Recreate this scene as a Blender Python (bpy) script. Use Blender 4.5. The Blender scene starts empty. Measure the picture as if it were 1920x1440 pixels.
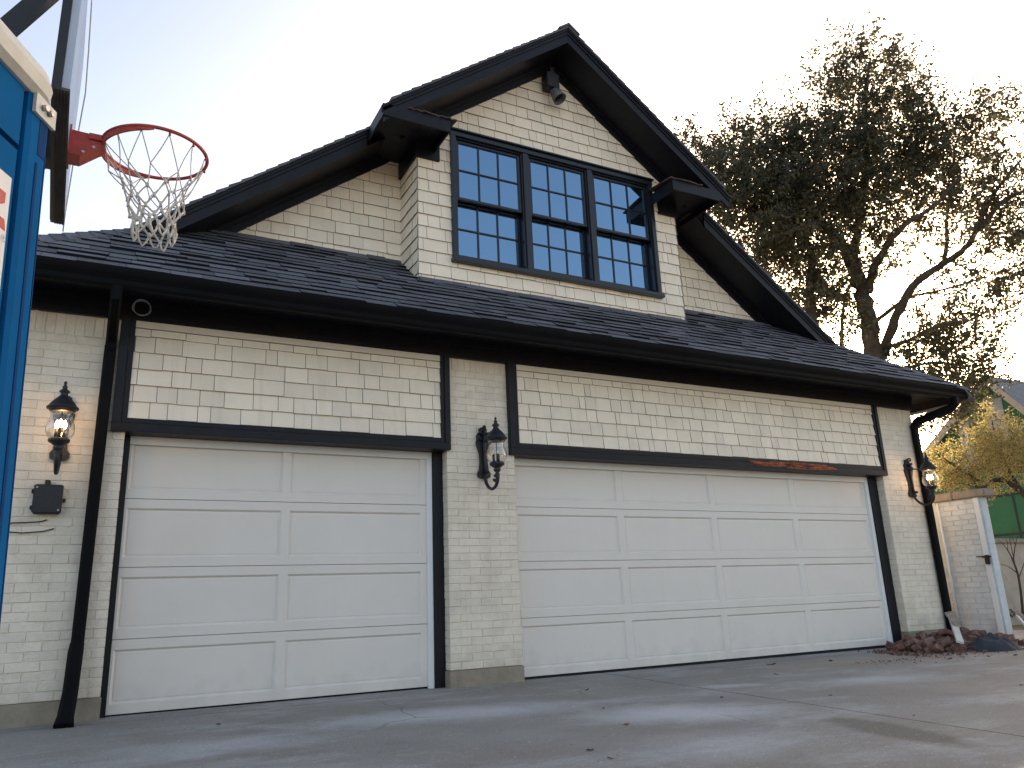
import bpy, bmesh, math, random
import numpy as np
from mathutils import Vector, Matrix
random.seed(7); rng=np.random.default_rng(7)
sc=bpy.context.scene; COL=sc.collection
R=math.radians
# ------------------------------------------------------------------ camera
CAMP=np.array([-1.38341,-6.81192,0.72409]); FPX=1450.636; CX=939.887; CY=727.285
def _rot(yaw,pitch,roll):
    cy,sy=math.cos(yaw),math.sin(yaw);cp,sp=math.cos(pitch),math.sin(pitch);cr,sr=math.cos(roll),math.sin(roll)
    f=np.array([sy*cp,cy*cp,sp]);r=np.array([cy,-sy,0.]);u=np.cross(r,f)
    return cr*r+sr*u,-sr*r+cr*u,f
RX,RU,RF=_rot(0.48136019723,0.26631563,-0.03747027884)
def at(px,py,D):          # survey helper: picture direction at a real distance -> world point
    return Vector(CAMP+D*((px-CX)/FPX*RX+(CY-py)/FPX*RU+RF))
cam=bpy.data.cameras.new('Camera'); co=bpy.data.objects.new('Camera',cam); COL.objects.link(co)
M=Matrix.Identity(4)
for i in range(3):
    M[i][0]=RX[i];M[i][1]=RU[i];M[i][2]=-RF[i];M[i][3]=CAMP[i]
co.matrix_world=M
cam.sensor_width=36;cam.lens=FPX/1920*36
cam.shift_x=(960-CX)/1920;cam.shift_y=(CY-720)/1920
cam.clip_start=.05;cam.clip_end=3000
sc.camera=co
# ------------------------------------------------------------------ helpers
class MB:
    def __init__(s): s.v=[];s.f=[];s.m=[];s.sm=[]
    def add(s,vs,fs,m=0,smooth=False):
        b=len(s.v); s.v+= [tuple(v) for v in vs]
        for f in fs: s.f.append(tuple(b+i for i in f)); s.m.append(m); s.sm.append(smooth)
        return s
    def hexa(s,p,m=0):    # 8 points: bottom ring 0-3, top ring 4-7
        return s.add(p,[(3,2,1,0),(4,5,6,7),(0,1,5,4),(1,2,6,5),(2,3,7,6),(3,0,4,7)],m)
    def box(s,x0,x1,y0,y1,z0,z1,m=0):
        return s.hexa([(x0,y0,z0),(x1,y0,z0),(x1,y1,z0),(x0,y1,z0),(x0,y0,z1),(x1,y0,z1),(x1,y1,z1),(x0,y1,z1)],m)
    def bbox(s,x0,x1,y0,y1,z0,z1,b=.004,m=0):   # box with chamfered edges
        bm=bmesh.new();bmesh.ops.create_cube(bm,size=1)
        for v in bm.verts: v.co=Vector(((x0+x1)/2+v.co.x*(x1-x0),(y0+y1)/2+v.co.y*(y1-y0),(z0+z1)/2+v.co.z*(z1-z0)))
        bmesh.ops.bevel(bm,geom=bm.edges[:],offset=b,segments=2,affect='EDGES')
        return s.frombm(bm,m)
    def frombm(s,bm,m=0,smooth=False,mat=None):
        bm.verts.index_update()
        vs=[(mat@v.co if mat else v.co) for v in bm.verts]
        s.add(vs,[[v.index for v in f.verts] for f in bm.faces],m,smooth);bm.free();return s
    def obox(s,c,ax,ay,az,m=0):    # oriented box from centre and half vectors
        c=Vector(c);ax=Vector(ax);ay=Vector(ay);az=Vector(az)
        return s.hexa([c-ax-ay-az,c+ax-ay-az,c+ax+ay-az,c-ax+ay-az,c-ax-ay+az,c+ax-ay+az,c+ax+ay+az,c-ax+ay+az],m)
    def tube(s,pts,r,n=8,m=0,cap=True,sq=None):
        pts=[Vector(p) for p in pts];k=len(pts)
        rs=r if isinstance(r,(list,tuple)) else [r]*k
        b=len(s.v);nrm=None
        for i,p in enumerate(pts):
            t=(pts[min(i+1,k-1)]-pts[max(i-1,0)])
            if t.length<1e-9:t=Vector((0,0,1))
            t.normalize()
            if nrm is None:
                a=Vector((0,0,1)) if abs(t.z)<.9 else Vector((0,1,0)); nrm=t.cross(a).normalized()
            else:
                nrm=(nrm-t*nrm.dot(t))
                if nrm.length<1e-6: nrm=t.orthogonal()
                nrm.normalize()
            bi=t.cross(nrm)
            for j in range(n):
                a=2*math.pi*j/n
                s.v.append(tuple(p+(nrm*math.cos(a)+bi*math.sin(a))*rs[i]))
        for i in range(k-1):
            for j in range(n):
                s.f.append((b+i*n+j,b+i*n+(j+1)%n,b+(i+1)*n+(j+1)%n,b+(i+1)*n+j));s.m.append(m);s.sm.append(n>5)
        if cap:
            s.f.append(tuple(b+j for j in range(n))[::-1]);s.m.append(m);s.sm.append(False)
            s.f.append(tuple(b+(k-1)*n+j for j in range(n)));s.m.append(m);s.sm.append(False)
        return s
    def rtube(s,pts,w,d,side,m=0):     # rectangular tube (downspout): width w along `side`, depth d
        pts=[Vector(p) for p in pts];side=Vector(side).normalized();b=len(s.v);k=len(pts)
        c=.2
        prof=[(-.5,-.5+c),(-.5+c,-.5),(.5-c,-.5),(.5,-.5+c),(.5,.5-c),(.5-c,.5),(-.5+c,.5),(-.5,.5-c)]
        ws=w if isinstance(w,list) else [w]*k; ds=d if isinstance(d,list) else [d]*k
        for i,p in enumerate(pts):
            t0=(pts[i]-pts[i-1]).normalized() if i else (pts[1]-pts[0]).normalized()
            t1=(pts[i+1]-pts[i]).normalized() if i<k-1 else t0
            t=(t0+t1).normalized(); sd=(side-t*side.dot(t)).normalized(); o=t.cross(sd)
            sc_=1/max(.6,t.dot(t1))
            for a,bb in prof: s.v.append(tuple(p+sd*a*ws[i]+o*bb*ds[i]*sc_))
        n=8
        for i in range(k-1):
            for j in range(n):
                s.f.append((b+i*n+j,b+i*n+(j+1)%n,b+(i+1)*n+(j+1)%n,b+(i+1)*n+j));s.m.append(m);s.sm.append(False)
        for q in (0,k-1):
            s.f.append(tuple(b+q*n+j for j in range(n)));s.m.append(m);s.sm.append(False)
        return s
    def lathe(s,prof,c=(0,0,0),n=24,m=0,rib=0,smooth=True):
        b=len(s.v);c=Vector(c)
        for r,z in prof:
            for j in range(n):
                a=2*math.pi*j/n;rr=r*(1+rib*(1 if j%2 else -1))
                s.v.append((c.x+rr*math.cos(a),c.y+rr*math.sin(a),c.z+z))
        for i in range(len(prof)-1):
            for j in range(n):
                s.f.append((b+i*n+j,b+i*n+(j+1)%n,b+(i+1)*n+(j+1)%n,b+(i+1)*n+j));s.m.append(m);s.sm.append(smooth)
        return s
    def build(s,name,mat,parent=None,origin=None):
        me=bpy.data.meshes.new(name)
        o=Vector(origin) if origin is not None else (Vector(W0[parent.name]) if parent is not None else Vector((0,0,0)))
        me.from_pydata([(v[0]-o.x,v[1]-o.y,v[2]-o.z) for v in s.v],[],s.f)
        mats=mat if isinstance(mat,(list,tuple)) else [mat]
        for q in mats: me.materials.append(q)
        me.polygons.foreach_set('material_index',s.m); me.polygons.foreach_set('use_smooth',s.sm); me.update()
        ob=bpy.data.objects.new(name,me);COL.objects.link(ob)
        if parent is not None: ob.parent=parent; W0[ob.name]=W0[parent.name]
        else:
            ob.location=o; W0[ob.name]=tuple(o)
        return ob
W0={}
def tag(o,label=None,cat=None,group=None,kind=None):
    if label:o['label']=label
    if cat:o['category']=cat
    if group:o['group']=group
    if kind:o['kind']=kind
    return o
def thing(name,label,cat,loc,group=None):
    o=bpy.data.objects.new(name,None);COL.objects.link(o);o.location=loc;o.empty_display_size=.2
    W0[o.name]=tuple(loc);tag(o,label,cat,group);return o
def copy_tree(o,parent=None):
    c=o.copy();COL.objects.link(c)
    if parent is not None:c.parent=parent
    for ch in list(o.children):copy_tree(ch,c)
    return c
# ------------------------------------------------------------------ materials
def mat(name,base,rough=.6,var=.0,vscale=6.,bump=0.,bscale=40.,island=0.,spec=.5,metal=0.,dirt=None,dscale=1.5,trans=0.,det=4,zd=None,streak=None):
    m=bpy.data.materials.new(name);m.use_nodes=True;nt=m.node_tree;N=nt.nodes;L=nt.links
    b=N['Principled BSDF'];b.inputs['Roughness'].default_value=rough;b.inputs['Metallic'].default_value=metal
    b.inputs['Specular IOR Level'].default_value=spec
    tc=N.new('ShaderNodeTexCoord')
    col=None
    def mixc(a,bb,fac,mode='MIX'):
        x=N.new('ShaderNodeMix');x.data_type='RGBA';x.blend_type=mode
        for sock,val in ((x.inputs[6],a),(x.inputs[7],bb)):
            if isinstance(val,tuple): sock.default_value=(*val,1)
            else: L.new(val,sock)
        if isinstance(fac,(int,float)): x.inputs[0].default_value=fac
        else: L.new(fac,x.inputs[0])
        return x.outputs[2]
    c=tuple(base)
    if var:
        n=N.new('ShaderNodeTexNoise');n.inputs['Scale'].default_value=vscale;n.inputs['Detail'].default_value=det;n.inputs['Roughness'].default_value=.6
        L.new(tc.outputs['Object'],n.inputs['Vector'])
        r=N.new('ShaderNodeMapRange');r.inputs[1].default_value=.3;r.inputs[2].default_value=.7
        L.new(n.outputs[0],r.inputs[0])
        col=mixc(tuple(x*(1-var) for x in c),tuple(min(1,x*(1+var)) for x in c),r.outputs[0])
    if dirt:
        n=N.new('ShaderNodeTexNoise');n.inputs['Scale'].default_value=dscale;n.inputs['Detail'].default_value=8;n.inputs['Roughness'].default_value=.65
        L.new(tc.outputs['Object'],n.inputs['Vector'])
        r=N.new('ShaderNodeMapRange');r.inputs[1].default_value=.5;r.inputs[2].default_value=.78;r.inputs[4].default_value=dirt[3]
        L.new(n.outputs[0],r.inputs[0])
        col=mixc(col if col is not None else c,tuple(dirt[:3]),r.outputs[0])
    if streak:      # rain streaks: noise stretched along z
        mp=N.new('ShaderNodeMapping');mp.inputs['Scale'].default_value=(14,14,.55);L.new(tc.outputs['Object'],mp.inputs[0])
        n=N.new('ShaderNodeTexNoise');n.inputs['Scale'].default_value=1.;n.inputs['Detail'].default_value=6;n.inputs['Roughness'].default_value=.62;L.new(mp.outputs[0],n.inputs['Vector'])
        r=N.new('ShaderNodeMapRange');r.inputs[1].default_value=.52;r.inputs[2].default_value=.78;r.inputs[4].default_value=streak[3];L.new(n.outputs[0],r.inputs[0])
        col=mixc(col if col is not None else c,tuple(streak[:3]),r.outputs[0])
    if zd:          # splash-back grime above the ground, broken up by noise
        sp=N.new('ShaderNodeSeparateXYZ');g0=N.new('ShaderNodeNewGeometry');L.new(g0.outputs['Position'],sp.inputs[0])
        n=N.new('ShaderNodeTexNoise');n.inputs['Scale'].default_value=7.;n.inputs['Detail'].default_value=7;L.new(tc.outputs['Object'],n.inputs['Vector'])
        a=N.new('ShaderNodeMath');a.operation='MULTIPLY_ADD';a.inputs[1].default_value=-.7;L.new(n.outputs[0],a.inputs[0]);L.new(sp.outputs[2],a.inputs[2])
        r=N.new('ShaderNodeMapRange');r.inputs[1].default_value=zd[3]-.35;r.inputs[2].default_value=-.42;r.inputs[4].default_value=zd[4];L.new(a.outputs[0],r.inputs[0])
        col=mixc(col if col is not None else c,tuple(zd[:3]),r.outputs[0])
    if island:
        g=N.new('ShaderNodeNewGeometry');r=N.new('ShaderNodeMapRange');r.inputs[3].default_value=1-island;r.inputs[4].default_value=1+island
        L.new(g.outputs['Random Per Island'],r.inputs[0])
        h=N.new('ShaderNodeHueSaturation');L.new(r.outputs[0],h.inputs['Value'])
        if col is None:h.inputs['Color'].default_value=(*c,1)
        else:L.new(col,h.inputs['Color'])
        col=h.outputs[0]
    if col is None:b.inputs['Base Color'].default_value=(*c,1)
    else:L.new(col,b.inputs['Base Color'])
    if bump:
        n=N.new('ShaderNodeTexNoise');n.inputs['Scale'].default_value=bscale;n.inputs['Detail'].default_value=5
        L.new(tc.outputs['Object'],n.inputs['Vector'])
        bu=N.new('ShaderNodeBump');bu.inputs['Strength'].default_value=bump;bu.inputs['Distance'].default_value=.01
        L.new(n.outputs[0],bu.inputs['Height']);L.new(bu.outputs[0],b.inputs['Normal'])
    if trans:
        out=N['Material Output'];t=N.new('ShaderNodeBsdfTranslucent');mx=N.new('ShaderNodeMixShader');mx.inputs[0].default_value=trans
        if col is None:t.inputs[0].default_value=(*c,1)
        else:L.new(col,t.inputs[0])
        L.new(b.outputs[0],mx.inputs[1]);L.new(t.outputs[0],mx.inputs[2]);L.new(mx.outputs[0],out.inputs[0])
    return m
BRICKP=mat('painted_brick',(.80,.71,.585),.75,.07,9,.6,70,island=.045,dirt=(.46,.39,.30,.42),dscale=2.6,streak=(.50,.42,.32,.3),zd=(.40,.34,.27,.30,.5))
PIERP=mat('painted_pier',(.59,.62,.64),.75,.07,9,.6,70,island=.045,dirt=(.42,.39,.34,.42),dscale=2.6,zd=(.38,.33,.27,.30,.5))
MORTAR=mat('painted_mortar',(.70,.62,.51),.85,.12,20,.5,60)
SHAKE=mat('painted_shake',(.89,.785,.635),.65,.04,3,.22,90,island=.06,dirt=(.55,.48,.39,.3),dscale=2.5,streak=(.55,.48,.38,.3))
SHAKEB=mat('shake_backing_shade_edge',(.21,.185,.16),.9)  # dark backing; also colours the shake edges to paint in their shadow lines
CREAM=mat('cream_trim',(.75,.68,.57),.6,.04,5,.1,50)
DOORW=mat('door_paint',(.765,.705,.645),.45,.02,2,.06,140,dirt=(.68,.63,.56,.4),dscale=.9,streak=(.55,.50,.43,.06),zd=(.50,.46,.41,.22,.30))
WHITEP=mat('white_paint',(.76,.76,.76),.45,.03,4,.08,60)
BLACKP=mat('black_trim_paint',(.0070,.0078,.0125),.46,.25,6,.2,35,dirt=(.026,.023,.021,.4),dscale=3.5,spec=.26)
WINP=mat('window_black',(.008,.009,.014),.28,.15,6,.06,20,spec=.55)
GUTTER=mat('gutter_metal',(.0055,.0055,.0068),.55,.2,4,.1,12,dirt=(.013,.012,.012,.3),dscale=3,spec=.07)
ROOF=mat('asphalt_shingle',(.105,.108,.126),.85,.35,120,.6,260,island=.28,dirt=(.12,.115,.11,.4),dscale=1.3,spec=.4)
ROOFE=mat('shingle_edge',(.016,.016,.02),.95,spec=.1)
CONC=mat('concrete_base',(.30,.255,.195),.9,.15,9,.6,60,dirt=(.22,.13,.08,.6),dscale=3)
IRON=mat('wrought_iron',(.012,.013,.017),.45,.3,40,.35,120,spec=.5)
ROTWOOD=mat('rotten_wood',(.30,.085,.04),.9,.6,14,.8,60,dirt=(.05,.025,.018,.8),dscale=9)
RUST=mat('rusty_flashing',(.10,.06,.045),.8,.4,14,.4,60)
BLUE=mat('blue_plastic',(.006,.10,.28),.8,.12,2.5,.05,30,dirt=(.016,.11,.25,.5),dscale=3,spec=.04)
BLUED=mat('dark_blue_seam',(.008,.045,.15),.7,spec=.05)
ROOFW=mat('dirty_white_plastic',(.62,.62,.58),.5,.08,5,.1,30,dirt=(.33,.33,.27,.6),dscale=4)
SIGNW=mat('sign_white',(.72,.73,.74),.4,.02,6)
SIGNR=mat('sign_red',(.45,.045,.05),.4)
SIGNG=mat('sign_grey',(.35,.37,.45),.4)
BBLACK=mat('powder_black',(.012,.0115,.013),.5,.2,10,.15,60)
BBROWN=mat('weathered_black',(.06,.05,.042),.7,.3,14,.3,60)
ORANGE=mat('rim_orange',(.45,.05,.03),.42,.2,18,.15,50,dirt=(.16,.05,.035,.6),dscale=14)
STEEL=mat('bolt_steel',(.45,.44,.42),.35,.2,30,metal=.9)
NETW=mat('net_cord',(.62,.58,.52),.9,.12,60)
ACRYL=mat('acrylic_panel',(.62,.70,.82),.15,.0,trans=.6)
GREYC=mat('grey_cable',(.32,.32,.33),.6)
BULB=mat('unlit_bulb',(.8,.8,.78),.1)
BRICKR=mat('red_brick',(.165,.08,.06),.92,.3,14,.9,60,island=.35,dirt=(.40,.33,.28,.85),dscale=9)
RUBBLE=mat('rubble',(.17,.082,.055),.95,.4,25,.6,60,island=.55)
PLANKW=mat('white_plank',(.62,.58,.52),.7,.1,10,.3,40)
PLANKT=mat('weathered_plank',(.33,.27,.21),.8,.3,12,.5,50)
RAGM=mat('dark_cloth',(.030,.034,.045),.85,.3,10,.3,30)
BARK=mat('bark',(.060,.049,.040),.95,.4,7,1.0,22)
LEAF=mat('oak_leaf',(.074,.074,.042),.5,.35,.5,island=.45,trans=.38,spec=.45)
LEAFG=mat('golden_leaf',(.42,.35,.145),.6,.3,1.2,island=.4,trans=.55)
LEAFD=mat('dry_leaf',(.22,.09,.035),.8,.3,20,island=.3)
LITTER=mat('dark_litter',(.05,.035,.028),.9,.3,20)
CAPST=mat('cap_stone',(.27,.225,.18),.85,.2,10,.5,40)
TANW=mat('tan_brick',(.42,.36,.29),.85,.15,4,.6,40,dirt=(.25,.2,.15,.5),dscale=1.5)
GREENW=mat('green_sheathing',(.035,.15,.055),.7,.15,1.0,.1,10,dirt=(.05,.13,.08,.5),dscale=.8)
WRAP=mat('house_wrap',(.36,.38,.40),.6,.12,1.5)
TAPE=mat('seam_tape',(.02,.03,.022),.6)
GROOF=mat('slate_roof',(.13,.145,.17),.8,.2,3,.4,20)
TANTRIM=mat('tan_trim',(.45,.37,.28),.7,.1,4)
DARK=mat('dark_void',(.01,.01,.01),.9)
# window glass: coated pane mirroring the sky over a dark room
def glass_mat():
    m=bpy.data.materials.new('window_glass');m.use_nodes=True;nt=m.node_tree;N=nt.nodes;L=nt.links
    N.remove(N['Principled BSDF']);out=N['Material Output']
    d=N.new('ShaderNodeBsdfDiffuse');d.inputs[0].default_value=(.012,.014,.018,1)
    g=N.new('ShaderNodeBsdfGlossy');g.inputs['Roughness'].default_value=.015;g.inputs[0].default_value=(.42,.70,1.0,1)
    fr=N.new('ShaderNodeFresnel');fr.inputs[0].default_value=1.5
    a=N.new('ShaderNodeMath');a.operation='ADD';a.inputs[1].default_value=.42;L.new(fr.outputs[0],a.inputs[0])
    tc=N.new('ShaderNodeTexCoord');n=N.new('ShaderNodeTexNoise');n.inputs['Scale'].default_value=1.3;L.new(tc.outputs['Object'],n.inputs['Vector'])
    bu=N.new('ShaderNodeBump');bu.inputs['Strength'].default_value=.05;bu.inputs['Distance'].default_value=.05;L.new(n.outputs[0],bu.inputs['Height']);L.new(bu.outputs[0],g.inputs['Normal'])
    mx=N.new('ShaderNodeMixShader');L.new(a.outputs[0],mx.inputs[0]);L.new(d.outputs[0],mx.inputs[1]);L.new(g.outputs[0],mx.inputs[2]);L.new(mx.outputs[0],out.inputs[0])
    return m
GLASS=glass_mat()
def lamp_glass(name,tint=(.97,.96,.94)):
    m=bpy.data.materials.new(name);m.use_nodes=True;nt=m.node_tree;N=nt.nodes;L=nt.links
    N.remove(N['Principled BSDF']);out=N['Material Output']
    t=N.new('ShaderNodeBsdfTransparent');t.inputs[0].default_value=(*tint,1)
    g=N.new('ShaderNodeBsdfGlossy');g.inputs['Roughness'].default_value=.06
    lw=N.new('ShaderNodeLayerWeight');lw.inputs[0].default_value=.35
    a=N.new('ShaderNodeMath');a.operation='MULTIPLY_ADD';a.inputs[1].default_value=.6;a.inputs[2].default_value=.06;L.new(lw.outputs['Facing'],a.inputs[0])
    mx=N.new('ShaderNodeMixShader');L.new(a.outputs[0],mx.inputs[0]);L.new(t.outputs[0],mx.inputs[1]);L.new(g.outputs[0],mx.inputs[2]);L.new(mx.outputs[0],out.inputs[0])
    return m
LGLASS=lamp_glass('lantern_glass')
def emis(name,col,s):
    m=bpy.data.materials.new(name);m.use_nodes=True;b=m.node_tree.nodes['Principled BSDF']
    b.inputs['Base Color'].default_value=(*col,1);b.inputs['Emission Color'].default_value=(*col,1);b.inputs['Emission Strength'].default_value=s
    return m
LIT=emis('lit_bulb',(1,.62,.28),5.)
# driveway concrete with efflorescence, stains and joints that belong to the slab
def concrete():
    m=bpy.data.materials.new('driveway_concrete');m.use_nodes=True;nt=m.node_tree;N=nt.nodes;L=nt.links
    b=N['Principled BSDF'];b.inputs['Roughness'].default_value=.85;b.inputs['Specular IOR Level'].default_value=.35
    tc=N.new('ShaderNodeTexCoord')
    def noise(s,d=6,r=.6,vec=None):
        n=N.new('ShaderNodeTexNoise');n.inputs['Scale'].default_value=s;n.inputs['Detail'].default_value=d;n.inputs['Roughness'].default_value=r
        L.new(vec or tc.outputs['Object'],n.inputs['Vector']);return n.outputs[0]
    def rng_(x,a,bb,c=0,d=1):
        r=N.new('ShaderNodeMapRange');r.inputs[1].default_value=a;r.inputs[2].default_value=bb;r.inputs[3].default_value=c;r.inputs[4].default_value=d;L.new(x,r.inputs[0]);return r.outputs[0]
    def mix(a,bb,f,mode='MIX'):
        x=N.new('ShaderNodeMix');x.data_type='RGBA';x.blend_type=mode
        for so,va in ((x.inputs[6],a),(x.inputs[7],bb)):
            if isinstance(va,tuple):so.default_value=(*va,1)
            else:L.new(va,so)
        if isinstance(f,float):x.inputs[0].default_value=f
        else:L.new(f,x.inputs[0])
        return x.outputs[2]
    def math_(op,a,bb=None):
        x=N.new('ShaderNodeMath');x.operation=op
        for i,v in enumerate((a,bb)):
            if v is None:continue
            if isinstance(v,(int,float)):x.inputs[i].default_value=v
            else:L.new(v,x.inputs[i])
        return x.outputs[0]
    sep=N.new('ShaderNodeSeparateXYZ');L.new(tc.outputs['Object'],sep.inputs[0]);X,Y=sep.outputs[0],sep.outputs[1]
    st=N.new('ShaderNodeMapping');st.inputs['Scale'].default_value=(.55,1.3,1);st.inputs['Rotation'].default_value=(0,0,R(-24));L.new(tc.outputs['Object'],st.inputs[0])
    c=mix((.225,.21,.188),(.285,.268,.245),rng_(noise(1.1,8,.65),.35,.65))
    c=mix(c,(.245,.212,.168),rng_(noise(.7,7,.6),.5,.75,0,.7))
    c=mix(c,(.40,.395,.39),rng_(noise(.8,10,.75,st.outputs[0]),.50,.66,0,.85))     # washed mortar bloom
    def blob(x,y,rx,ry,rot):
        mp=N.new('ShaderNodeMapping');mp.vector_type='TEXTURE';mp.inputs['Location'].default_value=(x,y,0);mp.inputs['Rotation'].default_value=(0,0,R(rot));mp.inputs['Scale'].default_value=(rx,ry,1)
        L.new(tc.outputs['Object'],mp.inputs[0])
        s2=N.new('ShaderNodeSeparateXYZ');L.new(mp.outputs[0],s2.inputs[0])
        d=math_('SQRT',math_('ADD',math_('POWER',s2.outputs[0],2.),math_('POWER',s2.outputs[1],2.)))
        return math_('ADD',d,math_('MULTIPLY',math_('SUBTRACT',noise(5,6,.6),.5),.9))
    for x,y,rx,ry,rot,s in ((2.25,-2.35,.8,.42,-20,.85),(.95,-1.45,1.2,.36,-8,.75),(1.7,-3.3,.6,.4,0,.45),(3.4,-1.5,.4,.12,-15,.6),(-.6,-1.7,.7,.3,-10,.5),(4.6,-2.0,.9,.25,-18,.4)):
        c=mix(c,(.52,.52,.53),rng_(blob(x,y,rx,ry,rot),1.15,.25,0,s))
    c=mix(c,(.125,.113,.09),rng_(blob(2.78,-3.55,.19,.50,-6),1.15,.7,0,.75))        # old oil stain
    c=mix(c,(.30,.24,.17),rng_(blob(6.3,-1.0,1.9,.5,-6),1.2,.4,0,.55))               # brick dust near the heap
    c=mix(c,(.66,.66,.65),rng_(noise(34,2,.5),.70,.76,0,.6))                         # paint flecks
    c=mix(c,(.075,.068,.06),rng_(noise(19,3,.6),.69,.75,0,.7))                       # grit
    c=mix(c,(.5,.49,.47),rng_(noise(70,3,.6),.56,.72,0,.40))
    c=mix(c,(.07,.068,.065),rng_(noise(85,3,.6),.55,.72,0,.45))
    c=mix(c,(.12,.115,.105),rng_(noise(2.6,8,.7),.55,.75,0,.22))
    vo=N.new('ShaderNodeTexVoronoi');vo.feature='DISTANCE_TO_EDGE';vo.inputs['Scale'].default_value=.33
    nv_=N.new('ShaderNodeTexNoise');nv_.inputs['Scale'].default_value=1.7;nv_.inputs['Detail'].default_value=7;L.new(tc.outputs['Object'],nv_.inputs['Vector'])
    mxv=N.new('ShaderNodeMix');mxv.data_type='RGBA';mxv.inputs[0].default_value=.28;L.new(tc.outputs['Object'],mxv.inputs[6]);L.new(nv_.outputs[1],mxv.inputs[7]);L.new(mxv.outputs[2],vo.inputs['Vector'])
    c=mix(c,(.06,.052,.045),math_('MULTIPLY',rng_(vo.outputs['Distance'],.0028,.0008),rng_(noise(.45,3,.5),.52,.6,0,.45)))   # hairline cracks
    # control joints
    wob=math_('MULTIPLY',math_('SUBTRACT',noise(3,5,.6),.5),.05)
    def joint(axis,pos,w,lim=None):
        d=math_('ABSOLUTE',math_('ADD',math_('SUBTRACT',axis,pos),wob))
        return rng_(d,w,w*.35)
    for ax,pos,w in ((X,3.17,.013),(X,-3.1,.013),(Y,-.33,.008),(Y,-5.3,.013)):
        c=mix(c,(.05,.042,.035),math_('MULTIPLY',joint(ax,pos,w),rng_(noise(7,4,.6),.3,.5,.35,.95)))
    L.new(c,b.inputs['Base Color'])
    bu=N.new('ShaderNodeBump');bu.inputs['Strength'].default_value=.5;bu.inputs['Distance'].default_value=.006
    h=math_('ADD',noise(90,6,.65),math_('MULTIPLY',noise(6,4,.6),1.5));L.new(h,bu.inputs['Height']);L.new(bu.outputs[0],b.inputs['Normal'])
    return m
DRIVE=concrete()
GROUND=mat('ground_dry_grass',(.17,.12,.055),.95,.4,3,.9,25,dirt=(.30,.19,.06,.7),dscale=2)
# ------------------------------------------------------------------ ground
def gz(y,x=3.): 
    return (-.03+.02*(max(y,-14.)+.15) if y<-.15 else -.03)+.021-.002*(min(max(x,-9),16)+1.3)
mb=MB();ys=[-400,-60,-14,-8,-4,-2,-1,-.15,.5,12,60,400];xs=[-400,-60,-9,0,8,16,24,60,400]
for i in range(len(ys)-1):
    for j in range(len(xs)-1):
        mb.add([(xs[j+p],ys[i+q],gz(ys[i+q],xs[j+p])-.012) for p,q in ((0,0),(1,0),(1,1),(0,1))],[(0,1,2,3)])
tag(mb.build('ground',GROUND),kind='structure')
mb=MB();ys=[-13.5,-8,-4,-2,-1,-.15,.03]
for i in range(len(ys)-1):
    mb.add([(x,ys[i+q],gz(ys[i+q],x)) for x,q in ((-9,0),(16,0),(16,1),(-9,1))],[(0,1,2,3)])
mb.add([(x,y,gz(y,x)) for x,y in ((8.5,.03),(11.6,.03),(11.6,1.2),(8.5,1.2))],[(0,1,2,3)])
tag(mb.build('driveway',DRIVE),kind='structure')
# ------------------------------------------------------------------ house
YB=-.15; XC=3.2; ZR=7.48; MS=.745; EZ=3.27; PS=.765
BAYY=.32; GY=.85; RU_=-.15; RL_=.35
house=thing('garage_house','white brick and shake garage with two garage doors and black trimmed gable','house',(XC,0,-.03))
def clip(poly,planes):
    for a,b,c in planes:      # keep a*u+b*v+c>=0
        out=[]
        for i in range(len(poly)):
            p,q=poly[i],poly[(i+1)%len(poly)];dp=a*p[0]+b*p[1]+c;dq=a*q[0]+b*q[1]+c
            if dp>=0:out.append(p)
            if (dp>=0)!=(dq>=0):
                t=dp/(dp-dq);out.append((p[0]+t*(q[0]-p[0]),p[1]+t*(q[1]-p[1])))
        poly=out
        if len(poly)<3:return []
    return poly
def panel(mb,poly,frame,dfun,m=0,back=0.,em=None):
    n=len(poly)
    mb.add([frame(u,v,dfun(u,v)) for u,v in poly]+[frame(u,v,back) for u,v in poly],[tuple(range(n))],m)
    b=len(mb.v)-2*n
    for i in range(n):
        mb.f.append((b+i,b+n+i,b+n+(i+1)%n,b+(i+1)%n));mb.m.append(m if em is None else em);mb.sm.append(False)
def rectsub(r,h):
    u0,u1,v0,v1=r;a0,a1,b0,b1=h
    if u1<=a0 or u0>=a1 or v1<=b0 or v0>=b1:return [r]
    o=[]
    if u0<a0:o.append((u0,a0,v0,v1))
    if u1>a1:o.append((a1,u1,v0,v1))
    u0,u1=max(u0,a0),min(u1,a1)
    if v0<b0:o.append((u0,u1,v0,b0))
    if v1>b1:o.append((u0,u1,b1,v1))
    return o
def shakes(mb,u0,u1,z0,z1,exp,frame,planes=(),holes=(),butt=.019,gap=.0045,zstart=None,wide=(.11,.30)):
    zr=zstart if zstart is not None else z0; k=0
    while zr<z1-.005:
        u=u0-random.uniform(0,.2)
        while u<u1:
            w=random.uniform(*wide)
            if random.random()<.12:w*=.55
            a,b=max(u+gap/2,u0),min(u+w-gap/2,u1);u+=w
            if b-a<.012:continue
            dz=random.uniform(-.0035,.0035);bt=butt*random.uniform(.8,1.2)
            rs=[(a,b,max(z0,zr+dz+.003),min(z1,zr+exp+.006))]
            for h in holes: rs=[q for r in rs for q in rectsub(r,h)]
            for r in rs:
                if r[1]-r[0]<.008 or r[3]-r[2]<.004:continue
                p=clip([(r[0],r[2]),(r[1],r[2]),(r[1],r[3]),(r[0],r[3])],planes)
                if p: panel(mb,p,frame,lambda uu,vv:max(.003,bt*(1-.75*(vv-zr)/exp)),em=1)  # edge faces take the dark colour, standing in for shade under butts and in gaps
        zr+=exp;k+=1
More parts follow.
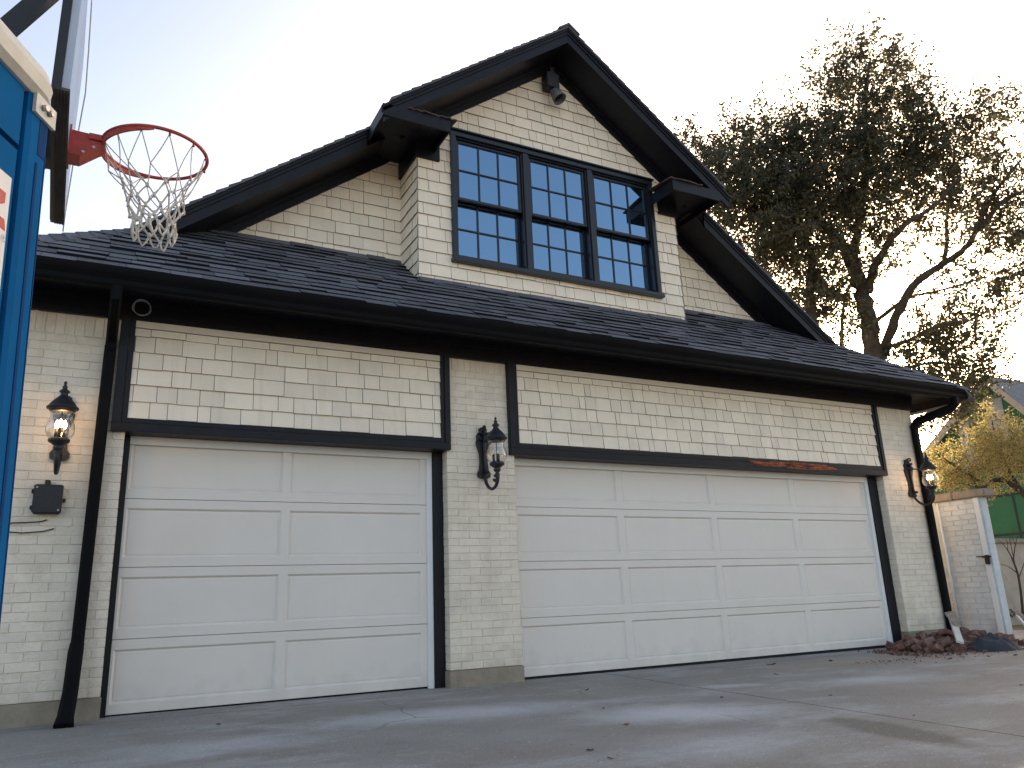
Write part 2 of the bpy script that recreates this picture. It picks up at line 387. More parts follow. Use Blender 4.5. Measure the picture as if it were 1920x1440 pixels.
# --- brickwork
def bricks(mb,x0,x1,z0,z1,yf,yb,ends=(True,True)):
    mb.box(x0+.006,x1-.006,yf+.0055,yb,z0,z1,1)
    ch=.0677;z=z0;k=0
    def brick(a,b,c,d):
        j=lambda s=.0018:random.uniform(-s,s)
        f=yf+random.uniform(-.003,.0025);e=.003
        p=[(a,yf+.006,c),(b,yf+.006,c),(b,yf+.006,d),(a,yf+.006,d)]
        q=[(a+e*.5+j(.001),f+j(.0016),c+e+j()),(b-e*.5+j(.001),f+j(.0016),c+e+j()),(b-e*.5+j(.001),f+j(.0016),d-e+j()),(a+e*.5+j(.001),f+j(.0016),d-e+j())]
        mb.add(p+q,[(4,5,6,7),(0,1,5,4),(1,2,6,5),(2,3,7,6),(3,0,4,7)])
    while z<z1-.19:
        x=x0-(.0 if k%2 else .105);zz=min(z+ch,z1)
        while x<x1-.004:
            a,b=max(x,x0),min(x+.213,x1)
            if b-a>.02:brick(a+random.uniform(.0002,.0012),b-random.uniform(.0002,.0012),z+random.uniform(.001,.0026),zz-random.uniform(.001,.0022))
            if a==x0 or b==x1:   # return on the reveal
                xs_=x0 if a==x0 else x1
                sg=-1 if a==x0 else 1
                o=random.uniform(-.0015,.002)
                mb.add([(xs_+sg*o-.0,yf+.004,z+.004),(xs_+sg*o,yb-.002,z+.004),(xs_+sg*o,yb-.002,zz-.004),(xs_+sg*o,yf+.004,zz-.004)],[(0,1,2,3)])
            x+=.213
        z=zz;k+=1
    x=x0
    while x<x1-.01:       # soldier course under the frieze
        b=min(x+.0677,x1);brick(x+.002,b-.002,z+.003,z1-.003);x=b
for x0,x1,zt in ((-2.1,-1.268,.145),(1.487,2.215,.13),(7.66,8.45,.15)):
    mb=MB();bricks(mb,x0,x1,zt,3.03,YB,-.002);mb.build('brick_wall',[BRICKP,MORTAR],house)
    mb=MB();mb.bbox(x0-.008,x1+.008,YB-.012,-.004,-.12,zt-.003,.006);mb.build('concrete_base',CONC,house)
MB().box(-2.09,8.44,-.0015,.02,2.12,3.03).build('inner_wall',DARK,house)
# side and rear walls of the garage
for q in ((-2.096,-2.0,-.001,9.2),(8.35,8.446,-.001,9.2)): MB().box(*q,-.05,3.2).build('side_wall',BRICKP,house)
MB().box(-1.999,8.349,9.1,9.2,-.05,3.2).build('rear_wall',BRICKP,house)
# --- shingled panels above the doors, with their black frames
def wallframe(y): return lambda u,v,d:(u,y-d,v)
for x0,x1,lab in ((-1.262,1.42,0),(2.258,7.605,1)):
    mb=MB()
    shakes(mb,x0,x1,2.212,2.965,.1372,wallframe(-.165),wide=(.12,.32) if lab==0 else (.10,.26))
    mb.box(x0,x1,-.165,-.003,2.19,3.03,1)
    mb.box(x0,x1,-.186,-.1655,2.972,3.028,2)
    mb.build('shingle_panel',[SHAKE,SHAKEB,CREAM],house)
def frame(x0,x1,xl,xr,zb,ztop):
    mb=MB()
    wl,wr=xl-x0,x1-xr
    # outer boards
    mb.bbox(x0,x1,-.205,-.003,zb,zb+.068,.004)
    mb.bbox(x0,x0+wl*.62,-.2052,-.003,zb+.0685,ztop,.004)
    mb.bbox(x1-wr*.62,x1,-.2052,-.003,zb+.0685,ztop,.004)
    # inner stop
    mb.bbox(xl-wl*.35,xr+wr*.35,-.194,-.152,zb+.071,zb+.112,.003)
    mb.bbox(xl-wl*.36,xl,-.1938,-.152,zb+.1125,ztop,.003)
    mb.bbox(xr,xr+wr*.36,-.1938,-.152,zb+.1125,ztop,.003)
    return mb
fr1=frame(-1.372,1.512,-1.264,1.418,2.10,3.035).build('door_header_frame',BLACKP,house)
fr2=frame(2.15,7.70,2.258,7.605,2.09,3.035).build('door_header_frame',BLACKP,house)
# rotten stretch of the right header: splintered strips standing proud of the board
mb=MB()
x=5.28
for k in range(30):
    x0=5.25+random.random()*1.2;ln=random.uniform(.15,.5);zc=2.105+random.random()*.075
    if zc<2.125 and x0<5.8: zc+=.04
    h=random.uniform(.004,.011);d=random.uniform(.002,.009)
    n=6;top=[];bot=[]
    for i in range(n+1):
        t=i/n;xx=x0+ln*t;e=math.sin(math.pi*min(max(t,.03),.97))**.5
        zz=zc-.018*(xx-5.9)*0+random.uniform(-.002,.002)
        top.append((xx,-.2055-d,zz+h*e));bot.append((xx,-.2055-d,zz-h*e))
    mb.add(top+bot,[(i,n+1+i,n+2+i,i+1) for i in range(n)])
    mb.add([(p[0],-.203,p[2]+.001) for p in top]+top,[(i,i+1,n+2+i,n+1+i) for i in range(n)])
    mb.add([(p[0],-.203,p[2]-.001) for p in bot]+bot,[(i,n+1+i,n+2+i,i+1) for i in range(n)])
tag(mb.build('rotten_wood',ROTWOOD,fr2),'splintered red brown rotten wood')
# door jambs
for q in ((-1.272,-1.222,-.035,-.003,-.06,2.098),(1.385,1.4925,-.045,-.001,-.06,2.098),(7.505,7.666,-.045,-.001,-.08,2.088),(2.16,2.225,-.04,-.003,-.08,2.088)):
    MB().bbox(*q,.003).build('door_jamb',BLACKP,house)
for q in ((-1.27,1.48,-.15,-.004,2.1015,2.13),(2.2,7.6,-.15,-.004,2.0915,2.13)): MB().box(*q).build('head_jamb',BLACKP,house)
# --- garage doors
S=.5334
def garage_door(x0,x1,edges,z0):
    mb=MB();B=.016;DP=.018
    for k in range(4):
        a,b=z0+k*S+.0025,z0+(k+1)*S-.0025
        p0,p1=a+.071,b-.071
        cells=edges
        F=lambda xa,xb,za,zb,y=0.:mb.add([(xa,y,za),(xb,y,za),(xb,y,zb),(xa,y,zb)],[(0,1,2,3)])
        F(x0,x1,a,p0);F(x0,x1,p1,b)
        xs=[x0]+[e for c in cells for e in c]+[x1]
        for i in range(0,len(xs),2):F(xs[i],xs[i+1],p0,p1)
        for xa,xb in cells:
            o=[(xa,0,p0),(xb,0,p0),(xb,0,p1),(xa,0,p1)];q=[(xa+B,DP,p0+B),(xb-B,DP,p0+B),(xb-B,DP,p1-B),(xa+B,DP,p1-B)]
            mb.add(o+q,[(0,1,5,4),(1,2,6,5),(2,3,7,6),(3,0,4,7)])
            e=.012;r=[(xa+B+e,DP-.004,p0+B+e),(xb-B-e,DP-.004,p0+B+e),(xb-B-e,DP-.004,p1-B-e),(xa+B+e,DP-.004,p1-B-e)]
            mb.add(q+r,[(0,1,5,4),(1,2,6,5),(2,3,7,6),(3,0,4,7),(4,5,6,7)])
        mb.add([(x0,0,a),(x1,0,a),(x1,.03,a),(x0,.03,a)],[(0,1,2,3)]);mb.add([(x0,0,b),(x1,0,b),(x1,.03,b),(x0,.03,b)],[(3,2,1,0)])
    mb.box(x0,x1,.03,.05,z0-.0,z0+4*S)
    return mb
gd=garage_door(-1.262,1.345,[(-1.205,.0),(.068,1.279)],0.).build('garage_door',DOORW,house)
MB().box(-1.26,1.385,.008,.045,-.06,-.001).build('bottom_seal',DARK,gd)
mb=MB();mb.bbox(1.33,1.3845,-.026,.006,-.05,2.1,.003);mb.bbox(-1.23,1.3295,-.026,.006,2.035,2.1,.003);mb.build('door_stop',WHITEP,gd)
gd=garage_door(2.235,7.475,[(2.30,3.516),(3.593,4.81),(4.886,6.105),(6.181,7.414)],.005).build('garage_door',DOORW,house)
MB().box(2.24,7.5,.008,.045,-.07,.0035).build('bottom_seal',DARK,gd)
mb=MB();mb.bbox(7.450,7.5045,-.03,.006,-.06,2.09,.003);mb.bbox(2.226,7.4495,-.026,.006,2.02,2.09,.003);mb.build('door_stop',WHITEP,gd)
# --- eaves: frieze, soffit, fascia, gutter
mb=MB();mb.bbox(-2.12,8.47,-.188,-.152,3.03,3.205,.004);mb.bbox(-2.11,8.46,-.213,-.1875,3.15,3.2045,.008);mb.build('frieze_board',BLACKP,house)
for q in ((8.452,8.485),(-2.135,-2.102)): MB().bbox(*q,-.15,9.2,3.03,3.205,.004).build('frieze_board',BLACKP,house)
mb=MB();mb.box(-2.55,8.9,-.57,.1,3.205,3.222)
for k in range(1,4):
    y=-.57+k*.1;mb.box(-2.55,8.88,y-.003,y+.003,3.2015,3.206)
mb.build('soffit',BLACKP,house)
for q in ((8.44,8.9),(-2.55,-2.09)): MB().box(*q,.101,9.6,3.205,3.222).build('soffit',BLACKP,house)
for q in ((-2.545,8.895,-.585,-.571,3.14,3.27),(8.881,8.895,-.5705,9.6,3.09,3.225),(-2.545,-2.531,-.5705,9.6,3.09,3.225)): MB().box(*q).build('fascia_board',BLACKP,house)
def gutter():
    mb=MB();prof=[(0,3.245),(0,3.118),(.065,3.112),(.078,3.135),(.083,3.17),(.105,3.21),(.112,3.235),(.112,3.252),(.1,3.252)]
    xl,xr,yf=-2.548,8.898,-.588
    rows=[]
    for o,z in prof: rows.append([(xl-o,9.6,z),(xl-o,yf-o,z),(xr+o,yf-o,z),(xr+o,9.6,z)])
    for i in range(len(rows)-1):
        for k in range(3): mb.add([rows[i][k],rows[i][k+1],rows[i+1][k+1],rows[i+1][k]],[(0,1,2,3)])
    for x in (.9,4.1,7.2):    # slip joints
        pts=[(o+.003,z) for o,z in prof[1:8]]
        for i in range(len(pts)-1):
            (o,z),(o2,z2)=pts[i],pts[i+1]
            mb.add([(x-.03,yf-o,z-.002),(x+.03,yf-o,z-.002),(x+.03,yf-o2,z2-.0),(x-.03,yf-o2,z2)],[(0,1,2,3)])
    return mb
gutter().build('gutter',GUTTER,house)
mb=MB()
mb.rtube([(-1.425,-.63,3.125),(-1.425,-.63,3.04),(-1.428,-.225,2.83),(-1.43,-.205,2.75)],.082,.1,(1,0,0))
mb.rtube([(-1.43,-.203,2.78),(-1.45,-.203,.5)],.086,.076,(1,0,0))
mb.rtube([(-1.45,-.205,.53),(-1.455,-.208,.47),(-1.462,-.25,.2),(-1.475,-.33,.045),(-1.48,-.40,.0)],[.092,.1,.1,.105,.125],[.083,.09,.085,.075,.045],(1,0,0))
mb.build('downspout',GUTTER,house)
mb=MB()
mb.rtube([(8.72,-.63,3.125),(8.72,-.625,3.04),(8.69,-.57,2.985),(8.43,-.235,2.85),(8.40,-.205,2.78)],.085,.1,(1,0,0))
mb.rtube([(8.40,-.203,2.81),(8.41,-.203,.2)],.09,.08,(1,0,0))
mb.rtube([(8.41,-.205,.22),(8.41,-.21,.16),(8.41,-.3,.02)],[.095,.1,.11],[.085,.085,.06],(1,0,0))
mb.build('downspout',GUTTER,house)
# --- pent roof
SL=math.hypot(1,PS);ny,nz=-PS/SL,1/SL
def pent(u,s,d): return (u,-.695+s/SL+ny*d,EZ-.025*PS+s*PS/SL+nz*d)
mb=MB()
yhip=lambda h:-.67+(ZR-MS*h-EZ)/PS
# hip lines in (x, s): main roof z = ZR-MS*|x-XC|; pent z at s
# condition pent z <= main z :  EZ-.019+s*PS/SL <= ZR-MS*|x-XC|
pl=[(-MS,-PS/SL,ZR+MS*XC-EZ+.03),(MS,-PS/SL,ZR-MS*XC-EZ+.03)]
sbay=(BAYY+.695)*SL;stop=(GY+.695+.03)*SL
def rooftabs():
    s=0.;k=0;E=.142
    while s<stop:
        x=-2.7-random.uniform(0,.3)
        while x<9.1:
            w=random.uniform(.17,.36);a,b=x+.0015,x+w-.0015;x+=w
            th=random.choice((.010,.013,.018,.022))*random.uniform(.9,1.15);dr=random.uniform(-.010,.006)
            if s==0:dr=-abs(dr)*.6
            rs=[(a,b,s+dr,min(s+E+.02,stop))]
            rs=[q for r in rs for q in rectsub(r,(1.38,5.02,sbay+.02,9))]
            for r in rs:
                if r[1]-r[0]<.01 or r[3]-r[2]<.01:continue
                p=clip([(r[0],r[2]),(r[1],r[2]),(r[1],r[3]),(r[0],r[3])],pl)
                if p: panel(mb,p,pent,lambda uu,vv:th+.004-(th)*.85*(vv-s)/E,back=-.004,em=1)
        s+=E;k+=1
rooftabs()
# underlayment deck
deck=clip([(-2.62,.02),(9.02,.02),(9.02,stop),(-2.62,stop)],pl);panel(mb,deck,pent,lambda u,v:0.,1,back=-.02)
mb.build('pent_roof',[ROOF,ROOFE],house)
# hip caps
def zmain(x): return ZR-MS*abs(x-XC)
for sg in (-1,1):
    mb=MB()
    h0,h1=5.68,4.62
    n=int(math.hypot(h0-h1,1)/.12)
    for i in range(n+2):
        ha=h0-(h0-h1)*i/n;hb=h0-(h0-h1)*(i+1.6)/n
        pts=[]
        for h,l in ((ha,.022),(hb,.006)):
            y=yhip(h);x=XC+sg*h;z=ZR-MS*h
            w=.115
            pf=(x-sg*.06,y-w,z-PS*w+l+.004);c=(x,y,z+l+.012);ps=(x+sg*w,y+.06,z-MS*w+l+.004)
            pts.append((pf,c,ps))
        (a,b,c),(d,e,f)=pts
        dn=Vector((0,0,-.014))
        mb.add([a,b,c,d,e,f]+[tuple(Vector(q)+dn) for q in (a,b,c,d,e,f)],[(0,1,4,3),(1,2,5,4),(0,6,7,1),(1,7,8,2),(0,3,9,6),(2,8,11,5)])
    mb.build('hip_cap',ROOF,house)
# flashing line where wall meets pent roof
def flash(x0,x1,y):
    mb=MB();x=x0
    while x<x1:
        w=random.uniform(.2,.36);b=min(x+w,x1);z=EZ+PS*(y+.67);d=random.uniform(.0,.012);l=random.uniform(.05,.085)
        mb.hexa([(x,y-l,z-PS*l+.012+d),(b,y-l,z-PS*l+.012+d),(b,y-.004,z+.02),(x,y-.004,z+.02),(x,y-l,z-PS*l+.022+d),(b,y-l,z-PS*l+.022+d),(b,y-.004,z+.034+d),(x,y-.004,z+.034+d)]);x=b+.002
    mb.build('roof_flashing',ROOF,house)
flash(-1.0,1.385,GY-.012);flash(5.02,7.4,GY-.012);flash(1.40,5.0,BAYY-.016)
# --- main gable roof: courses as wedges
mb=MB()
def sheared(mb,sg,ha,hb,y0a,y0b,y1,za,zb,m=0):   # za/zb = (bottom,top) offsets from roof line at ha,hb
    P=lambda h,y,o:(XC+sg*h,y,ZR-MS*h+o)
    mb.hexa([P(ha,y0a,za[0]),P(hb,y0b,zb[0]),P(hb,y1,zb[0]),P(ha,y1,za[0]),P(ha,y0a,za[1]),P(hb,y0b,zb[1]),P(hb,y1,zb[1]),P(ha,y1,za[1])],m)
E_=.142/math.hypot(1,MS)
for sg in (-1,1):
    mb=MB();h=0.
    while h<5.82:
        hb=min(h+E_,5.86)
        def y0(hh):
            if hh<2.33:return RU_-.03
            if hh<4.66:return RL_-.03
            return max(yhip(hh)+.0,-.70)
        cuts=[]
        th=random.uniform(.008,.016)
        sheared(mb,sg,h,hb,y0((h+hb)/2) if h<4.6 else y0(h),y0((h+hb)/2) if h<4.6 else y0(hb),9.65,(-.022,.002),(-.022,.004+th))
        h=hb
    mb.build('main_roof',ROOF,house)
mb=MB()
y=RU_-.045;k=0
while y<9.6:
    a=.012
    for sg in (-1,1):
        mb.hexa([(XC,y,ZR+.006),(XC+sg*.15,y,ZR-MS*.15+.016),(XC+sg*.15,y+.2,ZR-MS*.15+.006),(XC,y+.2,ZR+.0),(XC,y,ZR+.036),(XC+sg*.15,y,ZR-MS*.15+.036),(XC+sg*.15,y+.2,ZR-MS*.15+.012),(XC,y+.2,ZR+.02)])
    y+=.15
mb.build('ridge_cap',ROOF,house)
# --- rake trim (crown, fascia), soffits and friezes
def rake(y,yw,h0,h1,h1f=None):
    for sg in (-1,1):
        mb=MB()
        sheared(mb,sg,h0,h1,y-.012,y-.012,y+.02,(-.058,-.024),(-.058,-.024))
        sheared(mb,sg,h0,h1-.0,y-.0,y-.0,y+.02,(-.098,-.0585),(-.098,-.0585))
        sheared(mb,sg,h0,h1f or h1,y+.012,y+.012,y+.04,(-.215,-.0985),(-.215,-.0985))
        mb.build('rake_board',BLACKP,house)
rake(RU_,BAYY,0,2.375,2.34)
rake(RL_,GY,2.366,4.80)
for sg in (-1,1):
    mb=MB()
    sheared(mb,sg,0,2.11,RU_+.041,RU_+.041,BAYY,(-.2,-.185),(-.2,-.185))
    sheared(mb,sg,0,2.11,BAYY+.001,BAYY+.001,RL_+.3,(-.2,-.185),(-.2,-.185))
    sheared(mb,sg,2.15,4.9,RL_+.041,RL_+.041,GY,(-.2,-.185),(-.2,-.185))
    mb.build('rake_soffit',BLACKP,house)
for sg in (-1,1):
    mb=MB()
    sheared(mb,sg,0,2.0,BAYY-.034,BAYY-.034,BAYY-.001,(-.335,-.201),(-.335,-.201))
    sheared(mb,sg,0,2.0,BAYY-.052,BAYY-.052,BAYY-.0345,(-.252,-.2015),(-.252,-.2015))
    sheared(mb,sg,1.6,4.9,GY-.034,GY-.034,GY-.001,(-.345,-.201),(-.345,-.201))
    sheared(mb,sg,1.6,4.9,GY-.055,GY-.055,GY-.0345,(-.255,-.2015),(-.255,-.2015))
    mb.build('rake_frieze',BLACKP,house)
# eave returns
for sg,xo,xi in ((-1,.842,1.60),(1,5.40,4.62)):
    a,b=min(xo,xi),max(xo,xi)
    mb=MB()
    P=lambda x,y,z:(x,y,z)
    zt=5.725
    mb.bbox(a,b,RU_,RU_+.022,5.58,zt,.003)                        # front board of the return
    ei=(b-.02,b) if sg<0 else (a,a+.02)
    mb.bbox(*ei,RU_+.0225,BAYY-.002,5.58,zt-.001,.003)
    eo=(a,a+.02) if sg<0 else (b-.02,b)
    mb.bbox(*eo,RU_+.0225,GY-.08,5.58,zt-.001,.003)
    mb.box(a+.0205,b-.0205,RU_+.0225,BAYY-.0025,5.69,5.70);mb.box(a+.0205,b-.0205,RU_+.0225,BAYY-.0025,zt-.01,zt-.002)
    e0,e1=(a,1.40) if sg<0 else (5.0,b)
    mb.box(e0+(.0205 if sg<0 else 0),e1-(.0205 if sg>0 else 0),BAYY-.0015,GY-.001,5.69,zt-.002)
    if sg<0: mb.bbox(1.362,1.655,BAYY-.036,BAYY+.02,5.485,5.6895,.003);mb.bbox(1.362,1.398,BAYY+.0205,GY,5.485,5.6895,.003)
    else: mb.bbox(4.735,5.038,BAYY-.036,BAYY+.02,5.485,5.6895,.003);mb.bbox(5.002,5.038,BAYY+.0205,GY,5.485,5.6895,.003)
    r=mb.build('eave_return',BLACKP,house)
    mb=MB()
    f0,f1=(1.12,1.675) if sg<0 else (4.585,5.10)
    n=14
    for i in range(n):
        xa=f0+(f1-f0)*i/n;xb=f0+(f1-f0)*(i+1)/n;w=random.uniform(-.006,.006);w2=random.uniform(-.012,.012)
        mb.hexa([(xa,RU_-.02+w2,zt+.002),(xb,RU_-.02+w2,zt+.002),(xb,BAYY-.06,zt+.05),(xa,BAYY-.06,zt+.05),(xa,RU_-.02+w2,zt+.014+w*.4),(xb,RU_-.02+w2,zt+.014),(xb,BAYY-.06,zt+.062),(xa,BAYY-.06,zt+.062)])
    mb.build('flashing',RUST,r)
# --- shingled gable wall and bay
WX0,WX1,WZ0,WZ1=1.79,4.65,4.295,5.925
mb=MB()
zb=EZ+PS*(BAYY+.67)-.03
APX=7.165
pl=[(MS,-1,APX-MS*XC),(-MS,-1,APX+MS*XC)]
shakes(mb,1.398,5.002,zb,7.2,.1425,wallframe(BAYY),planes=pl,holes=[(WX0+.02,WX1-.02,WZ0+.02,WZ1-.02),(.8,1.40,5.4,6),(5.0,5.5,5.4,6)],zstart=zb-.05,butt=.018)
# backing of the bay (with the window opening left open)
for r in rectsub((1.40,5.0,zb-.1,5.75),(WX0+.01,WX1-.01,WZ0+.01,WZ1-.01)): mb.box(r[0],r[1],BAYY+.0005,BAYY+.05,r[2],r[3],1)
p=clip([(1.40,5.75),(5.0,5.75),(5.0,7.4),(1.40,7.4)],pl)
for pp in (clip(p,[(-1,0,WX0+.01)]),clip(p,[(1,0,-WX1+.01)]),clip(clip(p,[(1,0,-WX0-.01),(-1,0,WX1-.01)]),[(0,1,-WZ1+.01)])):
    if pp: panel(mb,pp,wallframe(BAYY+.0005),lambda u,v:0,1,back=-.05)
shakes(mb,BAYY-.014,GY,zb-.05,5.6,.1425,lambda u,v,d:(1.398-d,u,v),zstart=zb-.05,planes=[(-PS,1,-(EZ+PS*.67-.05))],butt=.018)
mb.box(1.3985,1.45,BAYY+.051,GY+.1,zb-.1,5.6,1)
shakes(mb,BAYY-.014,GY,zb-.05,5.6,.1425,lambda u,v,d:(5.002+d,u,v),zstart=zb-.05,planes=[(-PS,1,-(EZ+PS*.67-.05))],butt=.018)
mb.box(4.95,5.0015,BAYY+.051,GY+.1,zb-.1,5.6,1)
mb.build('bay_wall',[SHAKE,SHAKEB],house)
mb=MB();zg=EZ+PS*(GY+.67)-.03
apg=ZR-.33
pl=[(MS,-1,apg-MS*XC),(-MS,-1,apg+MS*XC)]
p=clip([(-1.5,zg-.2),(7.9,zg-.2),(7.9,7.4),(-1.5,7.4)],pl)
for xa,xb,pp in ((-1.3,1.398,clip(p,[(-1,0,1.42)])),(5.002,7.7,clip(p,[(1,0,-4.98)]))):
    mb=MB();shakes(mb,xa,xb,zg,5.75,.1425,wallframe(GY),planes=pl,zstart=zb-.05,butt=.018)
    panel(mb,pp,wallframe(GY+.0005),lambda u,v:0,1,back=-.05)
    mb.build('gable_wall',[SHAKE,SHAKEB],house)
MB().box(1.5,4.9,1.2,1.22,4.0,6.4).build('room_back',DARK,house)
# --- triple window
mb=MB()
yc=BAYY-.045
mb.bbox(WX0,WX0+.062,yc,BAYY+.04,WZ0+.03,WZ1-.03,.004);mb.bbox(WX1-.062,WX1,yc,BAYY+.04,WZ0+.03,WZ1-.03,.004)
mb.bbox(WX0-.005,WX1+.005,yc-.002,BAYY+.04,WZ1-.062,WZ1,.004);mb.bbox(WX0-.02,WX1+.02,yc-.028,BAYY+.01,WZ1+.0005,WZ1+.022,.003)
mb.bbox(WX0-.012,WX1+.012,yc-.035,BAYY+.04,WZ0-.01,WZ0+.042,.005)
U=(WX1-WX0-.124)/3
for k in (1,2):
    x=WX0+.062+U*k;mb.bbox(x-.038,x+.038,yc+.006,BAYY+.04,WZ0+.043,WZ1-.063,.004)
mb.build('window_casing',WINP,house)
for k in range(3):
    a=WX0+.062+U*k+(.038 if k else 0);b=WX0+.062+U*(k+1)-(.038 if k<2 else 0)
    z0,z1=WZ0+.044,WZ1-.064
    mb=MB()
    mb.bbox(a+.0005,a+.018,BAYY-.02,BAYY+.12,z0,z1,.002);mb.bbox(b-.018,b-.0005,BAYY-.02,BAYY+.1,z0,z1,.002)
    mb.bbox(a+.0185,b-.0185,BAYY-.02,BAYY+.1,z1-.018,z1,.002);mb.bbox(a+.0185,b-.0185,BAYY-.015,BAYY+.1,z0,z0+.02,.002)
    w=mb.build('window',WINP,house)
    zm=5.10
    for lo in (0,1):
        ys=BAYY+.07 if lo else BAYY+.002
        xa,xb=a+.02,b-.02
        za,zb_=(z0+.022,zm+.005) if lo else (zm-.02,z1-.02)
        st=.034;top=.034 if not lo else .03;bot=.034 if not lo else .075
        mb=MB()
        mb.bbox(xa,xa+st,ys,ys+.035,za,zb_,.003);mb.bbox(xb-st,xb,ys,ys+.035,za,zb_,.003)
        mb.bbox(xa+st,xb-st,ys,ys+.035,za,za+bot,.003);mb.bbox(xa+st,xb-st,ys,ys+.035,zb_-top,zb_,.003)
        gx0,gx1,gz0,gz1=xa+st,xb-st,za+bot,zb_-top
        for i in (1,2):
            x=gx0+(gx1-gx0)*i/3;mb.bbox(x-.0095,x+.0095,ys+.004,ys+.03,gz0,gz1,.003)
        z=(gz0+gz1)/2;mb.bbox(gx0,gx1,ys+.0045,ys+.0295,z-.0095,z+.0095,.003)
        mb.build('sash',WINP,w)
        mb=MB();t=random.uniform(-.002,.002)
        mb.add([(gx0-.005,ys+.018+t,gz0-.005),(gx1+.005,ys+.018,gz0-.005),(gx1+.005,ys+.018+t*.5,gz1+.005),(gx0-.005,ys+.018,gz1+.005)],[(0,1,2,3)])
        mb.build('pane',GLASS,w)
# ------------------------------------------------------------------ lanterns
def curl(c,r0,r1,t0,t1,n=16):   # spiral in the y-z plane
    return [(c[0],c[1]+(r0+(r1-r0)*i/n)*math.cos(t0+(t1-t0)*i/n),c[2]+(r0+(r1-r0)*i/n)*math.sin(t0+(t1-t0)*i/n)) for i in range(n+1)]
def lantern(loc,label,lit):
    t=thing('wall_lantern',label,'lantern',loc,'black urn lanterns on the brick wall')
    X,Y,Z=loc;c=(X,Y-.30,Z)
    mb=MB()
    # backplate: waisted ornate strap with boss and scroll top
    pr=[(-.10,.03),(-.085,.052),(-.05,.056),(-.02,.040),(.06,.032),(.14,.036),(.20,.052),(.25,.062),(.285,.052),(.31,.058),(.335,.046),(.36,.03),(.385,.036),(.40,.02)]
    pr=[(z,w*1.22) for z,w in pr]
    pts=[(X-w,Z+z) for z,w in pr]+[(X+w,Z+z) for z,w in reversed(pr)]
    n=len(pts);k=len(pr)
    fr=[(x,Y-.028,z) for x,z in pts];bk=[(x,Y,z) for x,z in pts]
    mb.add(fr+bk,[(i,i+1,n-2-i,n-1-i) for i in range(k-1)]+[(i,(i+1)%n,n+(i+1)%n,n+i) for i in range(n)])
    mb.tube([(X,Y-.032,Z-.08),(X,Y-.045,Z+.05),(X,Y-.042,Z+.2),(X,Y-.05,Z+.33)],[.016,.013,.016,.02],8)
    for z in (.27,.33):
        for sg in (-1,1): mb.tube([(X+sg*.02,Y-.04,Z+z),(X+sg*.05,Y-.045,Z+z+.015),(X+sg*.066,Y-.03,Z+z-.005)],[.012,.012,.008],6)
    mb.tube(curl((X,Y-.055,Z+.385),.035,.012,-1.2,4.2),.011,8)
    mb.tube(curl((X,Y-.06,Z-.075),.04,.014,2.6,-2.6),.012,8)
    mb.build('backplate',IRON,t)
    mb=MB()
    arm=[(X,Y-.03,Z-.07),(X,Y-.055,Z-.135),(X,Y-.11,Z-.195),(X,Y-.18,Z-.222),(X,Y-.245,Z-.212),(X,Y-.29,Z-.175),(X,Y-.308,Z-.13),(X,Y-.30,Z-.09)]
    P=[Vector(p) for p in arm];sm=[]
    for i in range(len(P)-1):
        p0,p1,p2,p3=P[max(i-1,0)],P[i],P[i+1],P[min(i+2,len(P)-1)]
        for q in range(5):
            u=q/5;sm.append(.5*((2*p1)+(p2-p0)*u+(2*p0-5*p1+4*p2-p3)*u*u+(3*p1-p0-3*p2+p3)*u**3))
    sm.append(P[-1]);mb.tube(sm,[.019-.004*abs(math.sin(i*.1)) for i in range(len(sm))],8)
    mb.tube(curl((X,Y-.262,Z-.125),.04,.012,-.3,-5.2),[.013]*15+[.018,.02],8)
    mb.build('arm',IRON,t)
    MB().tube([(X,Y-.03,Z+.24),(X,Y-.09,Z+.262),(X,Y-.15,Z+.245),(X,Y-.2,Z+.243)],[.009]*4,6).build('brace',IRON,t)
    MB().lathe([(0,-.115),(.014,-.112),(.024,-.1),(.016,-.085),(.030,-.072),(.036,-.055),(.024,-.045),(.04,-.036),(.048,-.028),(.066,-.018),(.071,-.008),(.071,.004),(.06,.01),(0,.012)],c,28).build('base_cup',IRON,t)
    MB().lathe([(.0,.445),(.008,.44),(.013,.43),(.008,.418),(.012,.408),(.019,.4),(.014,.388),(.022,.378),(.033,.37),(.036,.36),(.024,.352),(.026,.335),(.04,.318),(.062,.298),(.082,.272),(.096,.25),(.106,.243),(.106,.232),(.09,.228),(.082,.21),(.07,.206),(0,.205)],c,28).build('cap',IRON,t)
    MB().lathe([(.058,.01),(.075,.02),(.092,.05),(.095,.085),(.088,.12),(.076,.15),(.071,.175),(.074,.2),(.082,.212)],c,36,rib=.022).build('glass_shade',LGLASS,t)
    mb=MB()
    for i in range(3):
        a=2*math.pi*i/3+.5;q=(c[0]+.03*math.cos(a),c[1]+.03*math.sin(a),c[2])
        mb.lathe([(0,.014),(.012,.014),(.011,.085),(0,.086)],q,10)
    mb.tube([(c[0],c[1],Z+.01),(c[0],c[1],Z+.21)],.005,6)
    st=mb.build('candle_stem',IRON,t)
    for i in range(3):
        a=2*math.pi*i/3+.5;q=(c[0]+.03*math.cos(a),c[1]+.03*math.sin(a),c[2])
        mb=MB().lathe([(.006,.086),(.012,.098),(.0145,.112),(.011,.13),(.005,.147),(0,.155)],q,12)
        mb.build('bulb',LIT if lit else LGLASS,t)
    if lit:
        l=bpy.data.lights.new('lamp_light','POINT');l.energy=lit;l.color=(1,.62,.32);l.shadow_soft_size=.03
        lo=bpy.data.objects.new('lamp_light',l);COL.objects.link(lo);lo.parent=t;lo.location=(0,-.30,.125)
    return t
lantern((-1.70,YB,1.955),'lit black lantern above the black junction box',.8)
lantern((1.865,YB,1.945),'unlit black lantern on the pier between the garage doors',0)
